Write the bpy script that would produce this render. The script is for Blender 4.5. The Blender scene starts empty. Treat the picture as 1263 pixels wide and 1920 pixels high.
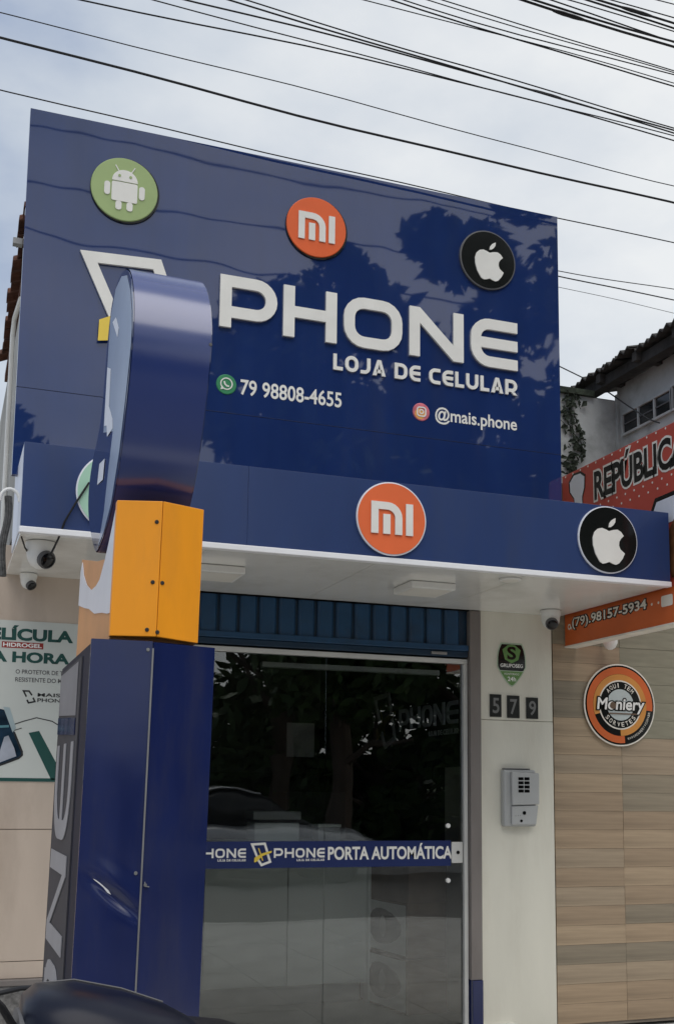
import bpy, bmesh, math, random
from mathutils import Vector, Matrix
random.seed(7)
rad = math.radians
scene = bpy.context.scene
COL = scene.collection

# ------------------------------------------------------------------ camera
cam_d = bpy.data.cameras.new('camera')
cam = bpy.data.objects.new('camera', cam_d); COL.objects.link(cam)
scene.camera = cam
right = Vector((0.94159807, -0.33655089, 0.01125073))
up = Vector((-0.05560232, -0.12243761, 0.99091746))
fwd = Vector((0.33211664, 0.93367153, 0.13400002))
M3 = Matrix((right, up, -fwd)).transposed()
CAMZ = 1.365
cam.matrix_world = Matrix.Translation((0, 0, CAMZ)) @ M3.to_4x4()
cam_d.sensor_fit = 'VERTICAL'; cam_d.sensor_height = 36.0
cam_d.lens = 2091.14 / 1920 * 36.0
cam_d.shift_y = 240 / 1920
cam_d.clip_start = 0.05; cam_d.clip_end = 2000

# ------------------------------------------------------------------ sky and sun
SUN_EL, SUN_AZ = rad(62), rad(-98)          # azimuth measured from +X towards +Y
sun_dir = Vector((math.cos(SUN_EL)*math.cos(SUN_AZ), math.cos(SUN_EL)*math.sin(SUN_AZ), math.sin(SUN_EL)))
w = bpy.data.worlds.new('World'); scene.world = w; w.use_nodes = True
nt = w.node_tree; nt.nodes.clear()
def wn(t, **k):
    n = nt.nodes.new(t)
    for a, b in k.items(): setattr(n, a, b)
    return n
out = wn('ShaderNodeOutputWorld'); bg = wn('ShaderNodeBackground'); bg.inputs['Strength'].default_value = 0.1
sky = wn('ShaderNodeTexSky', sky_type='NISHITA', sun_disc=False)
sky.sun_elevation = SUN_EL; sky.sun_rotation = math.pi/2 - SUN_AZ
sky.air_density = 1.2; sky.dust_density = 2.0
tc = wn('ShaderNodeTexCoord')
mp = wn('ShaderNodeMapping'); mp.inputs['Scale'].default_value = (1.0, 1.0, 1.9)
nz = wn('ShaderNodeTexNoise'); nz.inputs['Scale'].default_value = 4.4; nz.inputs['Detail'].default_value = 7; nz.inputs['Roughness'].default_value = .52
nz2 = wn('ShaderNodeTexNoise'); nz2.inputs['Scale'].default_value = 1.3; nz2.inputs['Detail'].default_value = 3
dotn = wn('ShaderNodeVectorMath', operation='DOT_PRODUCT'); dotn.inputs[1].default_value = (0.97, -0.15, 0.15)
mr = wn('ShaderNodeMapRange'); mr.inputs['From Min'].default_value = -0.15; mr.inputs['From Max'].default_value = .62
ad = wn('ShaderNodeMath', operation='MULTIPLY_ADD'); ad.inputs[1].default_value = 1.6; 
ad2 = wn('ShaderNodeMath', operation='MULTIPLY_ADD'); ad2.inputs[1].default_value = 0.45
sub = wn('ShaderNodeMath', operation='SUBTRACT'); sub.inputs[1].default_value = 0.92; sub.use_clamp = False
cr = wn('ShaderNodeValToRGB')
cr.color_ramp.elements[0].position = 0.0; cr.color_ramp.elements[0].color = (2.9, 3.45, 4.5, 1)
cr.color_ramp.elements[1].position = 1.0; cr.color_ramp.elements[1].color = (6.7, 6.8, 6.8, 1)
e = cr.color_ramp.elements.new(.42); e.color = (4.7, 5.1, 5.6, 1)
mx = wn('ShaderNodeMix', data_type='RGBA'); mx.inputs['Factor'].default_value = .88
L = nt.links.new
L(tc.outputs['Generated'], mp.inputs['Vector']); L(mp.outputs[0], nz.inputs['Vector']); L(mp.outputs[0], nz2.inputs['Vector'])
L(tc.outputs['Generated'], dotn.inputs[0]); L(dotn.outputs['Value'], mr.inputs['Value'])
L(nz.outputs['Fac'], ad.inputs[0]); L(mr.outputs[0], ad.inputs[2])
L(nz2.outputs['Fac'], ad2.inputs[0]); L(ad.outputs[0], ad2.inputs[2])
L(ad2.outputs[0], sub.inputs[0]); L(sub.outputs[0], cr.inputs['Fac'])
L(sky.outputs[0], mx.inputs[6]); L(cr.outputs[0], mx.inputs[7])
L(mx.outputs[2], bg.inputs['Color']); L(bg.outputs[0], out.inputs['Surface'])

sd = bpy.data.lights.new('sun', 'SUN'); sd.energy = 1.5; sd.angle = rad(58); sd.color = (1.0, .96, .9)
so = bpy.data.objects.new('sun', sd); COL.objects.link(so)
so.rotation_euler = sun_dir.to_track_quat('Z', 'Y').to_euler(); so.location = (4, -6, 12)

scene.view_settings.view_transform = 'Standard'; scene.view_settings.look = 'None'
scene.view_settings.exposure = 0.46; scene.view_settings.gamma = 1.0
scene.view_settings.use_curve_mapping = False
scene.render.engine = 'CYCLES'
scene.cycles.max_bounces = 10; scene.cycles.transparent_max_bounces = 12
scene.cycles.caustics_reflective = False; scene.cycles.caustics_refractive = False

# ------------------------------------------------------------------ materials
MATS = {}
def mat(name, col, rough=.5, metal=0, ior=1.45, var=.12, vscale=6, bump=0, bscale=40, coat=0, stretch=(1, 1, 1), dirt=None, dirt_amt=.25, emit=None, spec=None, wave=0, wscale=1.2, rvar=0):
    if name in MATS: return MATS[name]
    m = bpy.data.materials.new(name); m.use_nodes = True; t = m.node_tree
    b = t.nodes['Principled BSDF']; ln = t.links.new
    b.inputs['Roughness'].default_value = rough; b.inputs['Metallic'].default_value = metal
    b.inputs['IOR'].default_value = ior; b.inputs['Coat Weight'].default_value = coat; b.inputs['Coat Roughness'].default_value = .04
    tcn = t.nodes.new('ShaderNodeTexCoord'); mpn = t.nodes.new('ShaderNodeMapping'); mpn.inputs['Scale'].default_value = stretch
    ln(tcn.outputs['Object'], mpn.inputs['Vector'])
    n = t.nodes.new('ShaderNodeTexNoise'); n.inputs['Scale'].default_value = vscale; n.inputs['Detail'].default_value = 6
    ln(mpn.outputs[0], n.inputs['Vector'])
    r = t.nodes.new('ShaderNodeValToRGB')
    r.color_ramp.elements[0].position = .3; r.color_ramp.elements[1].position = .7
    lo = [c*(1-var) for c in col]; hi = [min(1, c*(1+var)) for c in col]
    r.color_ramp.elements[0].color = (*lo, 1); r.color_ramp.elements[1].color = (*hi, 1)
    ln(n.outputs['Fac'], r.inputs['Fac']); last = r.outputs[0]
    if dirt:
        n2 = t.nodes.new('ShaderNodeTexNoise'); n2.inputs['Scale'].default_value = vscale*.55; n2.inputs['Detail'].default_value = 9; n2.inputs['Roughness'].default_value = .65
        ln(mpn.outputs[0], n2.inputs['Vector'])
        r2 = t.nodes.new('ShaderNodeMapRange'); r2.inputs['From Min'].default_value = .5; r2.inputs['From Max'].default_value = .75; r2.inputs['To Max'].default_value = dirt_amt
        ln(n2.outputs['Fac'], r2.inputs['Value'])
        mxn = t.nodes.new('ShaderNodeMix'); mxn.data_type = 'RGBA'; mxn.inputs[7].default_value = (*dirt, 1)
        ln(r2.outputs[0], mxn.inputs['Factor']); ln(last, mxn.inputs[6]); last = mxn.outputs[2]
    ln(last, b.inputs['Base Color'])
    if rvar:
        mrn = t.nodes.new('ShaderNodeMapRange'); mrn.inputs['To Min'].default_value = max(0, rough-rvar); mrn.inputs['To Max'].default_value = rough+rvar
        ln(n.outputs['Fac'], mrn.inputs['Value']); ln(mrn.outputs[0], b.inputs['Roughness'])
    prev = None
    if wave:
        nw = t.nodes.new('ShaderNodeTexNoise'); nw.inputs['Scale'].default_value = wscale; nw.inputs['Detail'].default_value = 1.5
        ln(tcn.outputs['Object'], nw.inputs['Vector'])
        bw = t.nodes.new('ShaderNodeBump'); bw.inputs['Strength'].default_value = 1; bw.inputs['Distance'].default_value = wave
        ln(nw.outputs['Fac'], bw.inputs['Height']); prev = bw.outputs[0]
    if bump:
        nb = t.nodes.new('ShaderNodeTexNoise'); nb.inputs['Scale'].default_value = bscale; nb.inputs['Detail'].default_value = 5
        ln(mpn.outputs[0], nb.inputs['Vector'])
        bb = t.nodes.new('ShaderNodeBump'); bb.inputs['Strength'].default_value = bump; bb.inputs['Distance'].default_value = .01
        ln(nb.outputs['Fac'], bb.inputs['Height'])
        if prev: ln(prev, bb.inputs['Normal'])
        prev = bb.outputs[0]
    if prev: ln(prev, b.inputs['Normal'])
    if emit:
        b.inputs['Emission Color'].default_value = (*col, 1); b.inputs['Emission Strength'].default_value = emit
    MATS[name] = m; return m

BLUE = mat('blue_panel', (.014, .033, .130), .022, ior=1.8, var=.08, vscale=4, wave=.0035, wscale=1.5, dirt=(.04, .05, .10), dirt_amt=.3, stretch=(2, 1, .3))
BLUE2 = mat('blue_totem', (.010, .018, .085), .16, ior=1.6, var=.10, vscale=5, wave=.004, wscale=3, dirt=(.05, .05, .07), dirt_amt=.45, rvar=.08, stretch=(2.2, 2.2, .45))
BLUE3 = mat('blue_disc', (.020, .042, .185), .20, ior=1.8, var=.05, vscale=3, wave=.003, wscale=2.5)
BLUEF = mat('blue_fascia', (.021, .046, .15), .30, ior=1.6, var=.07, vscale=4, wave=.003, wscale=2, dirt=(.055, .065, .10), dirt_amt=.35, stretch=(1.5, 1, .35))
ORANGE = mat('orange_panel', (.90, .335, .012), .38, var=.05, vscale=5, wave=.002, wscale=4, dirt=(.50, .20, .04), dirt_amt=.3, stretch=(2, 2, .5))
WHITE_L = mat('white_letter', (.79, .78, .74), .4, var=.04, vscale=8)
WHITE = mat('white_plastic', (.78, .78, .76), .4, var=.04, vscale=9, dirt=(.4, .38, .33), dirt_amt=.2)
WHITE_TRIM = mat('white_trim', (.86, .87, .9), .35, var=.03)
VINYL = mat('white_vinyl', (.72, .74, .80), .35, var=.05, bump=.12, bscale=14)
MI_O = mat('logo_orange', (.78, .12, .02), .35, var=.04)
MI_O2 = mat('logo_salmon', (.80, .16, .055), .35, var=.05)
BLACK = mat('logo_black', (.008, .009, .009), .12, var=.05)
GREEN_L = mat('logo_green', (.33, .44, .18), .4, var=.05)
MINT = mat('logo_mint', (.38, .62, .48), .4, var=.05)
WAGREEN = mat('chat_green', (.03, .24, .10), .4)
YELLOW = mat('logo_yellow', (.82, .60, .08), .4, var=.05)
IGPINK = mat('photo_pink', (.62, .16, .20), .4, var=.5, vscale=12)
IGORANGE = mat('photo_orange', (.75, .36, .10), .4)
SOFFIT = mat('soffit_white', (.82, .82, .79), .16, ior=1.5, var=.06, vscale=3, dirt=(.36, .33, .27), dirt_amt=.5, wave=.002, wscale=3)
PILLAR = mat('pillar_paint', (.71, .69, .60), .45, var=.04, vscale=3.5, dirt=(.46, .41, .33), dirt_amt=.35, stretch=(1.6, 1, .4), bump=.08, bscale=60)
BEIGE = mat('beige_tile', (.57, .475, .395), .42, var=.06, vscale=4, dirt=(.36, .28, .22), dirt_amt=.55, stretch=(1.5, 1, .5), bump=.08, bscale=50)
GROUT = mat('grout', (.25, .215, .18), .9, var=.2)
UPWALL = mat('old_plaster', (.42, .41, .38), .85, var=.15, vscale=5, dirt=(.09, .09, .08), dirt_amt=.8, bump=.3, stretch=(1, 1, .5))
SHUT = mat('shutter_blue', (.014, .060, .135), .38, var=.12, vscale=8, dirt=(.02, .03, .04), dirt_amt=.5)
SHUTD = mat('shutter_rail_blue', (.008, .03, .062), .4, var=.15)
STEEL = mat('jamb_steel', (.20, .18, .17), .5, var=.12, vscale=6, dirt=(.10, .08, .07), dirt_amt=.5, stretch=(1, 1, .3))
ALU = mat('white_aluminium', (.60, .60, .58), .35, var=.05)
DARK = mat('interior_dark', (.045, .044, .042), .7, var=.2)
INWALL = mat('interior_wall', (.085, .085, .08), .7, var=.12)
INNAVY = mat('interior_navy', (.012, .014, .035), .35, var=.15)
COUNTER = mat('counter_white', (.86, .89, .86), .35, var=.05, vscale=3)
FLOORT = mat('floor_tile', (.74, .73, .69), .25, var=.08, vscale=4)
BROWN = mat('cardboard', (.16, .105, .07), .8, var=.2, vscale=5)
PRINTW = mat('print_white', (.86, .86, .84), .6, var=.05)
PRINTK = mat('print_black', (.02, .02, .022), .5)
PRINTG = mat('print_green', (.012, .075, .065), .55, var=.1)
PRINTR = mat('print_red', (.32, .03, .025), .5)
POSTER = mat('poster_white', (.60, .63, .60), .5, var=.05, vscale=2)
GREYP = mat('grey_plastic', (.42, .43, .43), .4, var=.05)
GREYD = mat('grey_dark_plastic', (.10, .10, .105), .5)
LENS = mat('lens_black', (.006, .006, .007), .08)
RED = mat('sign_red', (.50, .075, .05), .4, var=.12, vscale=2.5)
REDO = mat('sign_red_orange', (.62, .13, .03), .4, var=.1, vscale=3)
DARKRED = mat('sign_dark_red', (.10, .012, .010), .5)
CREAM = mat('sign_cream', (.80, .76, .68), .5)
OLDWALL = mat('old_wall', (.48, .50, .50), .85, var=.14, vscale=4, dirt=(.06, .065, .055), dirt_amt=.75, bump=.3)
MOSS = mat('black_moss', (.03, .04, .028), .95, var=.4, vscale=20, bump=.8)
ROOFD = mat('roof_dark', (.035, .032, .030), .9, var=.4, vscale=12, bump=.5)
ROOFT = mat('roof_terracotta', (.11, .045, .028), .9, var=.4, vscale=14, bump=.5, dirt=(.02, .018, .016), dirt_amt=.8)
CABLE = mat('cable_black', (.012, .012, .014), .6)
GALV = mat('galvanised', (.30, .30, .30), .45, metal=.6, var=.15)
SIDEG = mat('totem_side_grey', (.05, .05, .06), .6, ior=1.3, var=.1, vscale=4)
SIDEL = mat('totem_letter_grey', (.30, .30, .32), .5, var=.06)
PAVE = mat('pavement_concrete', (.52, .51, .48), .85, var=.15, vscale=5, bump=.3, dirt=(.12, .11, .10), dirt_amt=.5)
ASPH = mat('asphalt', (.05, .05, .052), .9, var=.25, vscale=30, bump=.5, bscale=120)
PLINTH = mat('plinth_stone', (.17, .165, .16), .85, var=.4, vscale=30, bump=.8, bscale=60)
EARTH = mat('far_ground', (.13, .13, .09), .95, var=.3)
TYRE = mat('tyre_rubber', (.02, .02, .02), .8)
NAVYP = mat('tank_navy', (.006, .008, .018), .30, ior=1.3, var=.2, dirt=(.03, .03, .035), dirt_amt=.4)
SEATM = mat('seat_vinyl', (.012, .012, .013), .38, bump=.25, bscale=90)
CHROME = mat('chrome', (.55, .55, .56), .15, metal=1)
BARK = mat('bark', (.10, .075, .055), .9, var=.35, bump=.8, stretch=(1, 1, .3))
TAIL = mat('tail_red', (.30, .01, .01), .2)
LEAF = [mat('leaf_a', (.045, .085, .022), .55, var=.4, vscale=3), mat('leaf_b', (.06, .10, .03), .55, var=.4, vscale=3)]
WALLO = mat('opposite_wall', (.055, .055, .045), .9, var=.15, vscale=2)

def plank_mats():
    res = []
    base = [(.365, .27, .18), (.33, .245, .165), (.245, .205, .15), (.385, .29, .195), (.28, .235, .17), (.345, .27, .19)]
    for i, c in enumerate(base):
        res.append(mat('wood_tile_%d' % i, c, .42, var=.17, vscale=2.6, stretch=(.8, 1, 14), dirt=(c[0]*.5, c[1]*.5, c[2]*.5), dirt_amt=.5, bump=.1, bscale=30))
    return res
PLANK = plank_mats()
OLIVE = mat('olive_tile', (.27, .255, .19), .4, var=.16, vscale=4, stretch=(1, 1, 6))

def glass_mat(name, tint, ior=1.5, rough=0.0):
    m = bpy.data.materials.new(name); m.use_nodes = True; t = m.node_tree; t.nodes.clear()
    o = t.nodes.new('ShaderNodeOutputMaterial'); mxs = t.nodes.new('ShaderNodeMixShader')
    tr = t.nodes.new('ShaderNodeBsdfTransparent'); tr.inputs[0].default_value = (*tint, 1)
    gl = t.nodes.new('ShaderNodeBsdfGlossy'); gl.inputs['Roughness'].default_value = rough; gl.inputs['Color'].default_value = (1, 1, 1, 1)
    fr = t.nodes.new('ShaderNodeFresnel'); fr.inputs['IOR'].default_value = ior
    tcn = t.nodes.new('ShaderNodeTexCoord'); nb = t.nodes.new('ShaderNodeTexNoise'); nb.inputs['Scale'].default_value = 1.5
    bu = t.nodes.new('ShaderNodeBump'); bu.inputs['Distance'].default_value = .002
    t.links.new(tcn.outputs['Object'], nb.inputs['Vector']); t.links.new(nb.outputs['Fac'], bu.inputs['Height'])
    t.links.new(bu.outputs[0], gl.inputs['Normal'])
    t.links.new(fr.outputs[0], mxs.inputs[0]); t.links.new(tr.outputs[0], mxs.inputs[1]); t.links.new(gl.outputs[0], mxs.inputs[2])
    t.links.new(mxs.outputs[0], o.inputs[0]); MATS[name] = m; return m
GLASS = glass_mat('door_glass', (.92, .94, .93), 1.8)
WGLASS = mat('window_dark_glass', (.02, .022, .024), .12)

# ------------------------------------------------------------------ builders
ROOTLOC = {}
def tag(o, label=None, cat=None, group=None, kind=None):
    if label: o['label'] = label
    if cat: o['category'] = cat
    if group: o['group'] = group
    if kind: o['kind'] = kind
    return o
def thing(name, loc, label, cat, group=None, rot=None):
    o = bpy.data.objects.new(name, None); COL.objects.link(o); o.location = loc
    o.empty_display_size = .1
    if rot: o.rotation_euler = rot
    ROOTLOC[o.name] = Vector(loc)
    return tag(o, label, cat, group)
def rootloc(p):
    while p.parent: p = p.parent
    return ROOTLOC.get(p.name, Vector((0, 0, 0)))

class MB:
    def __init__(s): s.v = []; s.f = []
    def add(s, vs, fs):
        b = len(s.v); s.v += [tuple(v) for v in vs]; s.f += [tuple(i+b for i in f) for f in fs]; return s
    def box(s, x0, x1, y0, y1, z0, z1):
        vs = [(x, y, z) for z in (z0, z1) for y in (y0, y1) for x in (x0, x1)]
        return s.add(vs, [(0, 2, 3, 1), (4, 5, 7, 6), (0, 1, 5, 4), (2, 6, 7, 3), (0, 4, 6, 2), (1, 3, 7, 5)])
    def prism(s, poly, mp_, d0, d1):
        n = len(poly)
        vs = [mp_(u, v, d1) for u, v in poly] + [mp_(u, v, d0) for u, v in poly]
        fs = [tuple(range(n)), tuple(range(2*n-1, n-1, -1))] + [(i, (i+1) % n, n+(i+1) % n, n+i) for i in range(n)]
        return s.add(vs, fs)
    def ribbon(s, pts, wd, mp_, d0, d1, closed=False):
        P = [Vector(p) for p in pts]; P = [q for i, q in enumerate(P) if i == 0 or (q-P[i-1]).length > 1e-5]; n = len(P); Lf, Rt = [], []
        for i in range(n):
            if closed: a, b = P[i-1], P[(i+1) % n]
            else: a, b = P[max(0, i-1)], P[min(n-1, i+1)]
            t1 = (P[i]-a).normalized() if (P[i]-a).length > 1e-9 else (b-P[i]).normalized()
            t2 = (b-P[i]).normalized() if (b-P[i]).length > 1e-9 else t1
            t = (t1+t2).normalized(); nn = Vector((-t.y, t.x))
            c = max(.35, nn.dot(Vector((-t1.y, t1.x))))
            Lf.append(P[i]+nn*wd/2/c); Rt.append(P[i]-nn*wd/2/c)
        vs = [mp_(p.x, p.y, d) for d in (d1, d0) for q in (Lf, Rt) for p in q]
        fs = []; m = n if closed else n-1
        for i in range(m):
            j = (i+1) % n
            fs += [(i, j, n+j, n+i), (2*n+i, 3*n+i, 3*n+j, 2*n+j), (i, 2*n+i, 2*n+j, j), (n+i, n+j, 3*n+j, 3*n+i)]
        if not closed: fs += [(0, n, 3*n, 2*n), (n-1, 3*n-1, 4*n-1, 2*n-1)]
        return s.add(vs, fs)
    def tube(s, path, r, n=6, cap=True):
        P = [Vector(p) for p in path]; rr = r if isinstance(r, (list, tuple)) else [r]*len(P)
        ref = None; vs = []
        for i, p in enumerate(P):
            t = (P[min(i+1, len(P)-1)]-P[max(i-1, 0)]).normalized()
            if ref is None: ref = t.orthogonal().normalized()
            ref = (ref - t*ref.dot(t)); ref = ref.normalized() if ref.length > 1e-6 else t.orthogonal().normalized()
            b = t.cross(ref)
            vs += [p + (ref*math.cos(2*math.pi*k/n)+b*math.sin(2*math.pi*k/n))*rr[i] for k in range(n)]
        fs = [(i*n+k, i*n+(k+1) % n, (i+1)*n+(k+1) % n, (i+1)*n+k) for i in range(len(P)-1) for k in range(n)]
        if cap: fs += [tuple(range(n-1, -1, -1)), tuple((len(P)-1)*n+k for k in range(n))]
        return s.add(vs, fs)
    def lathe(s, prof, origin, axis, n=24, cap=True):
        ax = Vector(axis).normalized(); a = ax.orthogonal().normalized(); b = ax.cross(a); o = Vector(origin); vs = []
        for r, h in prof:
            vs += [o+ax*h+(a*math.cos(2*math.pi*k/n)+b*math.sin(2*math.pi*k/n))*r for k in range(n)]
        m = len(prof)
        fs = [(i*n+k, i*n+(k+1) % n, (i+1)*n+(k+1) % n, (i+1)*n+k) for i in range(m-1) for k in range(n)]
        if cap: fs += [tuple(range(n-1, -1, -1)), tuple((m-1)*n+k for k in range(n))]
        return s.add(vs, fs)
    def build(s, name, material, parent=None, bevel=0, seg=2, smooth=False, angle=40):
        o0 = rootloc(parent) if parent else Vector((0, 0, 0))
        me = bpy.data.meshes.new(name)
        me.from_pydata([(v[0]-o0.x, v[1]-o0.y, v[2]-o0.z) for v in s.v], [], s.f); me.validate()
        bm = bmesh.new(); bm.from_mesh(me)
        bmesh.ops.remove_doubles(bm, verts=bm.verts, dist=1e-6)
        bmesh.ops.recalc_face_normals(bm, faces=bm.faces)
        if bevel:
            es = [e for e in bm.edges if len(e.link_faces) == 2 and e.calc_face_angle(0) > rad(30)]
            bmesh.ops.bevel(bm, geom=es, offset=bevel, segments=seg, profile=.5, affect='EDGES', clamp_overlap=True)
        bm.to_mesh(me); bm.free()
        if smooth:
            for p in me.polygons: p.use_smooth = True
            me.set_sharp_from_angle(angle=rad(angle))
        for mm in (material if isinstance(material, (list, tuple)) else [material]): me.materials.append(mm)
        o = bpy.data.objects.new(name, me); COL.objects.link(o)
        if parent: o.parent = parent
        return o

def copy_tree(o, parent=None, delta=(0, 0, 0)):
    c = o.copy(); COL.objects.link(c); c.parent = parent
    if parent is None: c.location = o.location + Vector(delta)
    for ch in list(o.children): copy_tree(ch, c)
    return c

# mappings of (u, v, depth) to the world
def front(Y): return lambda u, v, d: (u, Y-d, v)            # faces the street
def side(X): return lambda u, v, d: (X-d, -u, v)            # faces left; u = -y
def sideup(X, y0, z0): return lambda u, v, d: (X-d, y0+v, z0+u)   # turned a quarter, reads upwards

# text outlines from Blender's built-in font, fitted into a box
TXT = {}
def text_geo(body, bold=0.0):
    k = (body, bold)
    if k in TXT: return TXT[k]
    cu = bpy.data.curves.new('t', 'FONT'); cu.body = body; cu.size = 1; cu.offset = bold; cu.resolution_u = 4
    ob = bpy.data.objects.new('t', cu); COL.objects.link(ob)
    dg = bpy.context.evaluated_depsgraph_get(); dg.update()
    me = bpy.data.meshes.new_from_object(ob.evaluated_get(dg))
    vs = [(v.co.x, v.co.y) for v in me.vertices]; fs = [tuple(p.vertices) for p in me.polygons]
    bpy.data.objects.remove(ob); bpy.data.curves.remove(cu); bpy.data.meshes.remove(me)
    TXT[k] = (vs, fs); return TXT[k]
def text(mb, body, u0, u1, v0, v1, mp_, d, bold=0.0, shear=0.0, xf=None, ref=None):
    vs, fs = text_geo(body, bold)
    rv = text_geo(body, bold if ref is None else ref)[0]      # the box is fitted to this weight
    xs = [v[0] for v in rv]; ys = [v[1] for v in rv]
    a, b, c, dd = min(xs), max(xs), min(ys), max(ys)
    res = []
    for x, y in vs:
        u = u0+(x-a)/(b-a)*(u1-u0); v = v0+(y-c)/(dd-c)*(v1-v0); u += shear*(v-v0)
        if xf: u, v = xf(u, v)
        res.append(mp_(u, v, d))
    return mb.add(res, fs)
def text_arc(mb, body, cx, cz, r, h, a0, a1, mp_, d, inward=False, bold=.01):
    n = len(body)
    for i, ch in enumerate(body):
        if ch == ' ': continue
        a = a0+(a1-a0)*(i/(n-1)); wch = h*.7 if ch not in 'I.' else h*.25
        tx, tz = (-math.sin(a), math.cos(a))
        if not inward: tx, tz = -tx, -tz
        nx, nz_ = (math.cos(a), math.sin(a))
        if inward: nx, nz_ = -nx, -nz_
        bx, bz = cx+r*math.cos(a), cz+r*math.sin(a)
        text(mb, ch, -wch/2, wch/2, -h/2, h/2, mp_, d, bold, xf=lambda u, v: (bx+tx*u+nx*v, bz+tz*u+nz_*v))
def circ(cx, cz, r, n=40, a0=0, a1=2*math.pi, full=True):
    return [(cx+r*math.cos(a0+(a1-a0)*i/(n if full else n-1)), cz+r*math.sin(a0+(a1-a0)*i/(n if full else n-1))) for i in range(n)]
def ring_arc(cx, cz, r, a0, a1, n=40): return circ(cx, cz, r, n, a0, a1, False)
def corner(cx, cy, r, a0, a1, n=6): return [(cx+r*math.cos(rad(a0+(a1-a0)*i/n)), cy+r*math.sin(rad(a0+(a1-a0)*i/n))) for i in range(n+1)]
def rrect(x0, x1, z0, z1, r, n=5):
    return corner(x1-r, z1-r, r, 0, 90, n)+corner(x0+r, z1-r, r, 90, 180, n)+corner(x0+r, z0+r, r, 180, 270, n)+corner(x1-r, z0+r, r, 270, 360, n)

# wide squared capitals drawn with strokes of width t in a W x H box; ('r', pts, closed) ribbon, ('p', poly) polygon
def glyph(c, W, H, t):
    h = t/2; r = min(.30*H, .45*W)
    if c == 'P':
        zb = H*.30; rr = min((H-h-zb)/2, r)
        return [('r', [(h, 0), (h, H)], 0), ('r', [(t, H-h)]+corner(W-h-rr, H-h-rr, rr, 90, 0)+corner(W-h-rr, zb+rr, rr, 0, -90)+[(t, zb)], 0)]
    if c == 'R': return glyph('P', W, H, t)+[('p', [(W*.50, H*.30-h), (W*.50+t*1.15, H*.30-h), (W, 0), (W-t*1.2, 0)])]
    if c == 'H': return [('r', [(h, 0), (h, H)], 0), ('r', [(W-h, 0), (W-h, H)], 0), ('r', [(t, H*.5), (W-t, H*.5)], 0)]
    if c == 'O': return [('r', rrect(h, W-h, h, H-h, r), 1)]
    if c == 'N': return [('r', [(h, 0), (h, H)], 0), ('r', [(W-h, 0), (W-h, H)], 0), ('p', [(t, H), (t, H-1.45*t), (W-t, 0), (W-t, 1.45*t)])]
    if c in 'EC':
        g = [('r', [(W, H-h)]+corner(h+r, H-h-r, r, 90, 180)+corner(h+r, h+r, r, 180, 270)+[(W, h)], 0)]
        if c == 'E': g.append(('r', [(t, H*.5), (W, H*.5)], 0))
        return g
    if c == 'L': return [('r', [(h, H), (h, h), (W, h)], 0)]
    if c == 'J': return [('r', [(W-h, H)]+corner(W-h-r, h+r, r, 0, -90)+[(0, h)], 0)]
    if c == 'U': return [('r', [(h, H)]+corner(h+r, h+r, r, 180, 270)+corner(W-h-r, h+r, r, 270, 360)+[(W-h, H)], 0)]
    if c == 'D': return [('r', [(h, 0), (h, H)], 0), ('r', [(t, H-h)]+corner(W-h-r, H-h-r, r, 90, 0)+corner(W-h-r, h+r, r, 0, -90)+[(t, h)], 0)]
    if c == 'A': return [('p', [(0, 0), (t*1.15, 0), (W*.5, H-t*1.1), (W*.5, H), (W*.5-t*.55, H)]), ('p', [(W, 0), (W-t*1.15, 0), (W*.5, H-t*1.1), (W*.5, H), (W*.5+t*.55, H)]), ('r', [(W*.30, H*.28), (W*.70, H*.28)], 0)]
    return []
def draw_glyph(mb, c, u0, v0, W, H, t, mp_, d0, d1):
    for g in glyph(c, W, H, t):
        if g[0] == 'r': mb.ribbon([(u0+a, v0+b) for a, b in g[1]], t, mp_, d0, d1, bool(g[2]))
        else: mb.prism([(u0+a, v0+b) for a, b in g[1]], mp_, d0, d1)

# phone emblem: two open leaning frames crossed by a slash
def phone_emblem(u0, v0, W, H, t, mp_, d0, d1, parent, white=WHITE_L, yellow=YELLOW, name='phone_emblem'):
    S = lambda l: [(u0+a*W, v0+b*H) for a, b in l]
    m = MB(); m.ribbon(S([(.80, .60), (.66, .97), (.04, .94), (.30, .40)]), t, mp_, d0, d1)
    a = m.build(name, white, parent)
    m = MB(); m.ribbon(S([(.30, .34), (.52, .05), (.94, .19), (.80, .56)]), t, mp_, d0, d1)
    b = m.build(name, white, parent)
    m = MB(); m.prism(S([(.15, .17), (.24, .185), (.55, .44), (1.0, .585), (1.0, .665), (.55, .56), (.155, .365)]), mp_, d1+.001, d1+.004)
    c = m.build('slash', yellow, parent)
    m = MB(); m.ribbon(S([(.34, .78), (.46, .50), (.56, .24)]), t*.45, mp_, d1+.005, d1+.007)
    m.build('slash', yellow, parent)

fx = lambda x: .78*x
fz = lambda z: .78*(z-1.25)+1.365
YC, YS, YW, YL = 4.836, 5.226, 5.944, 5.86

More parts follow.
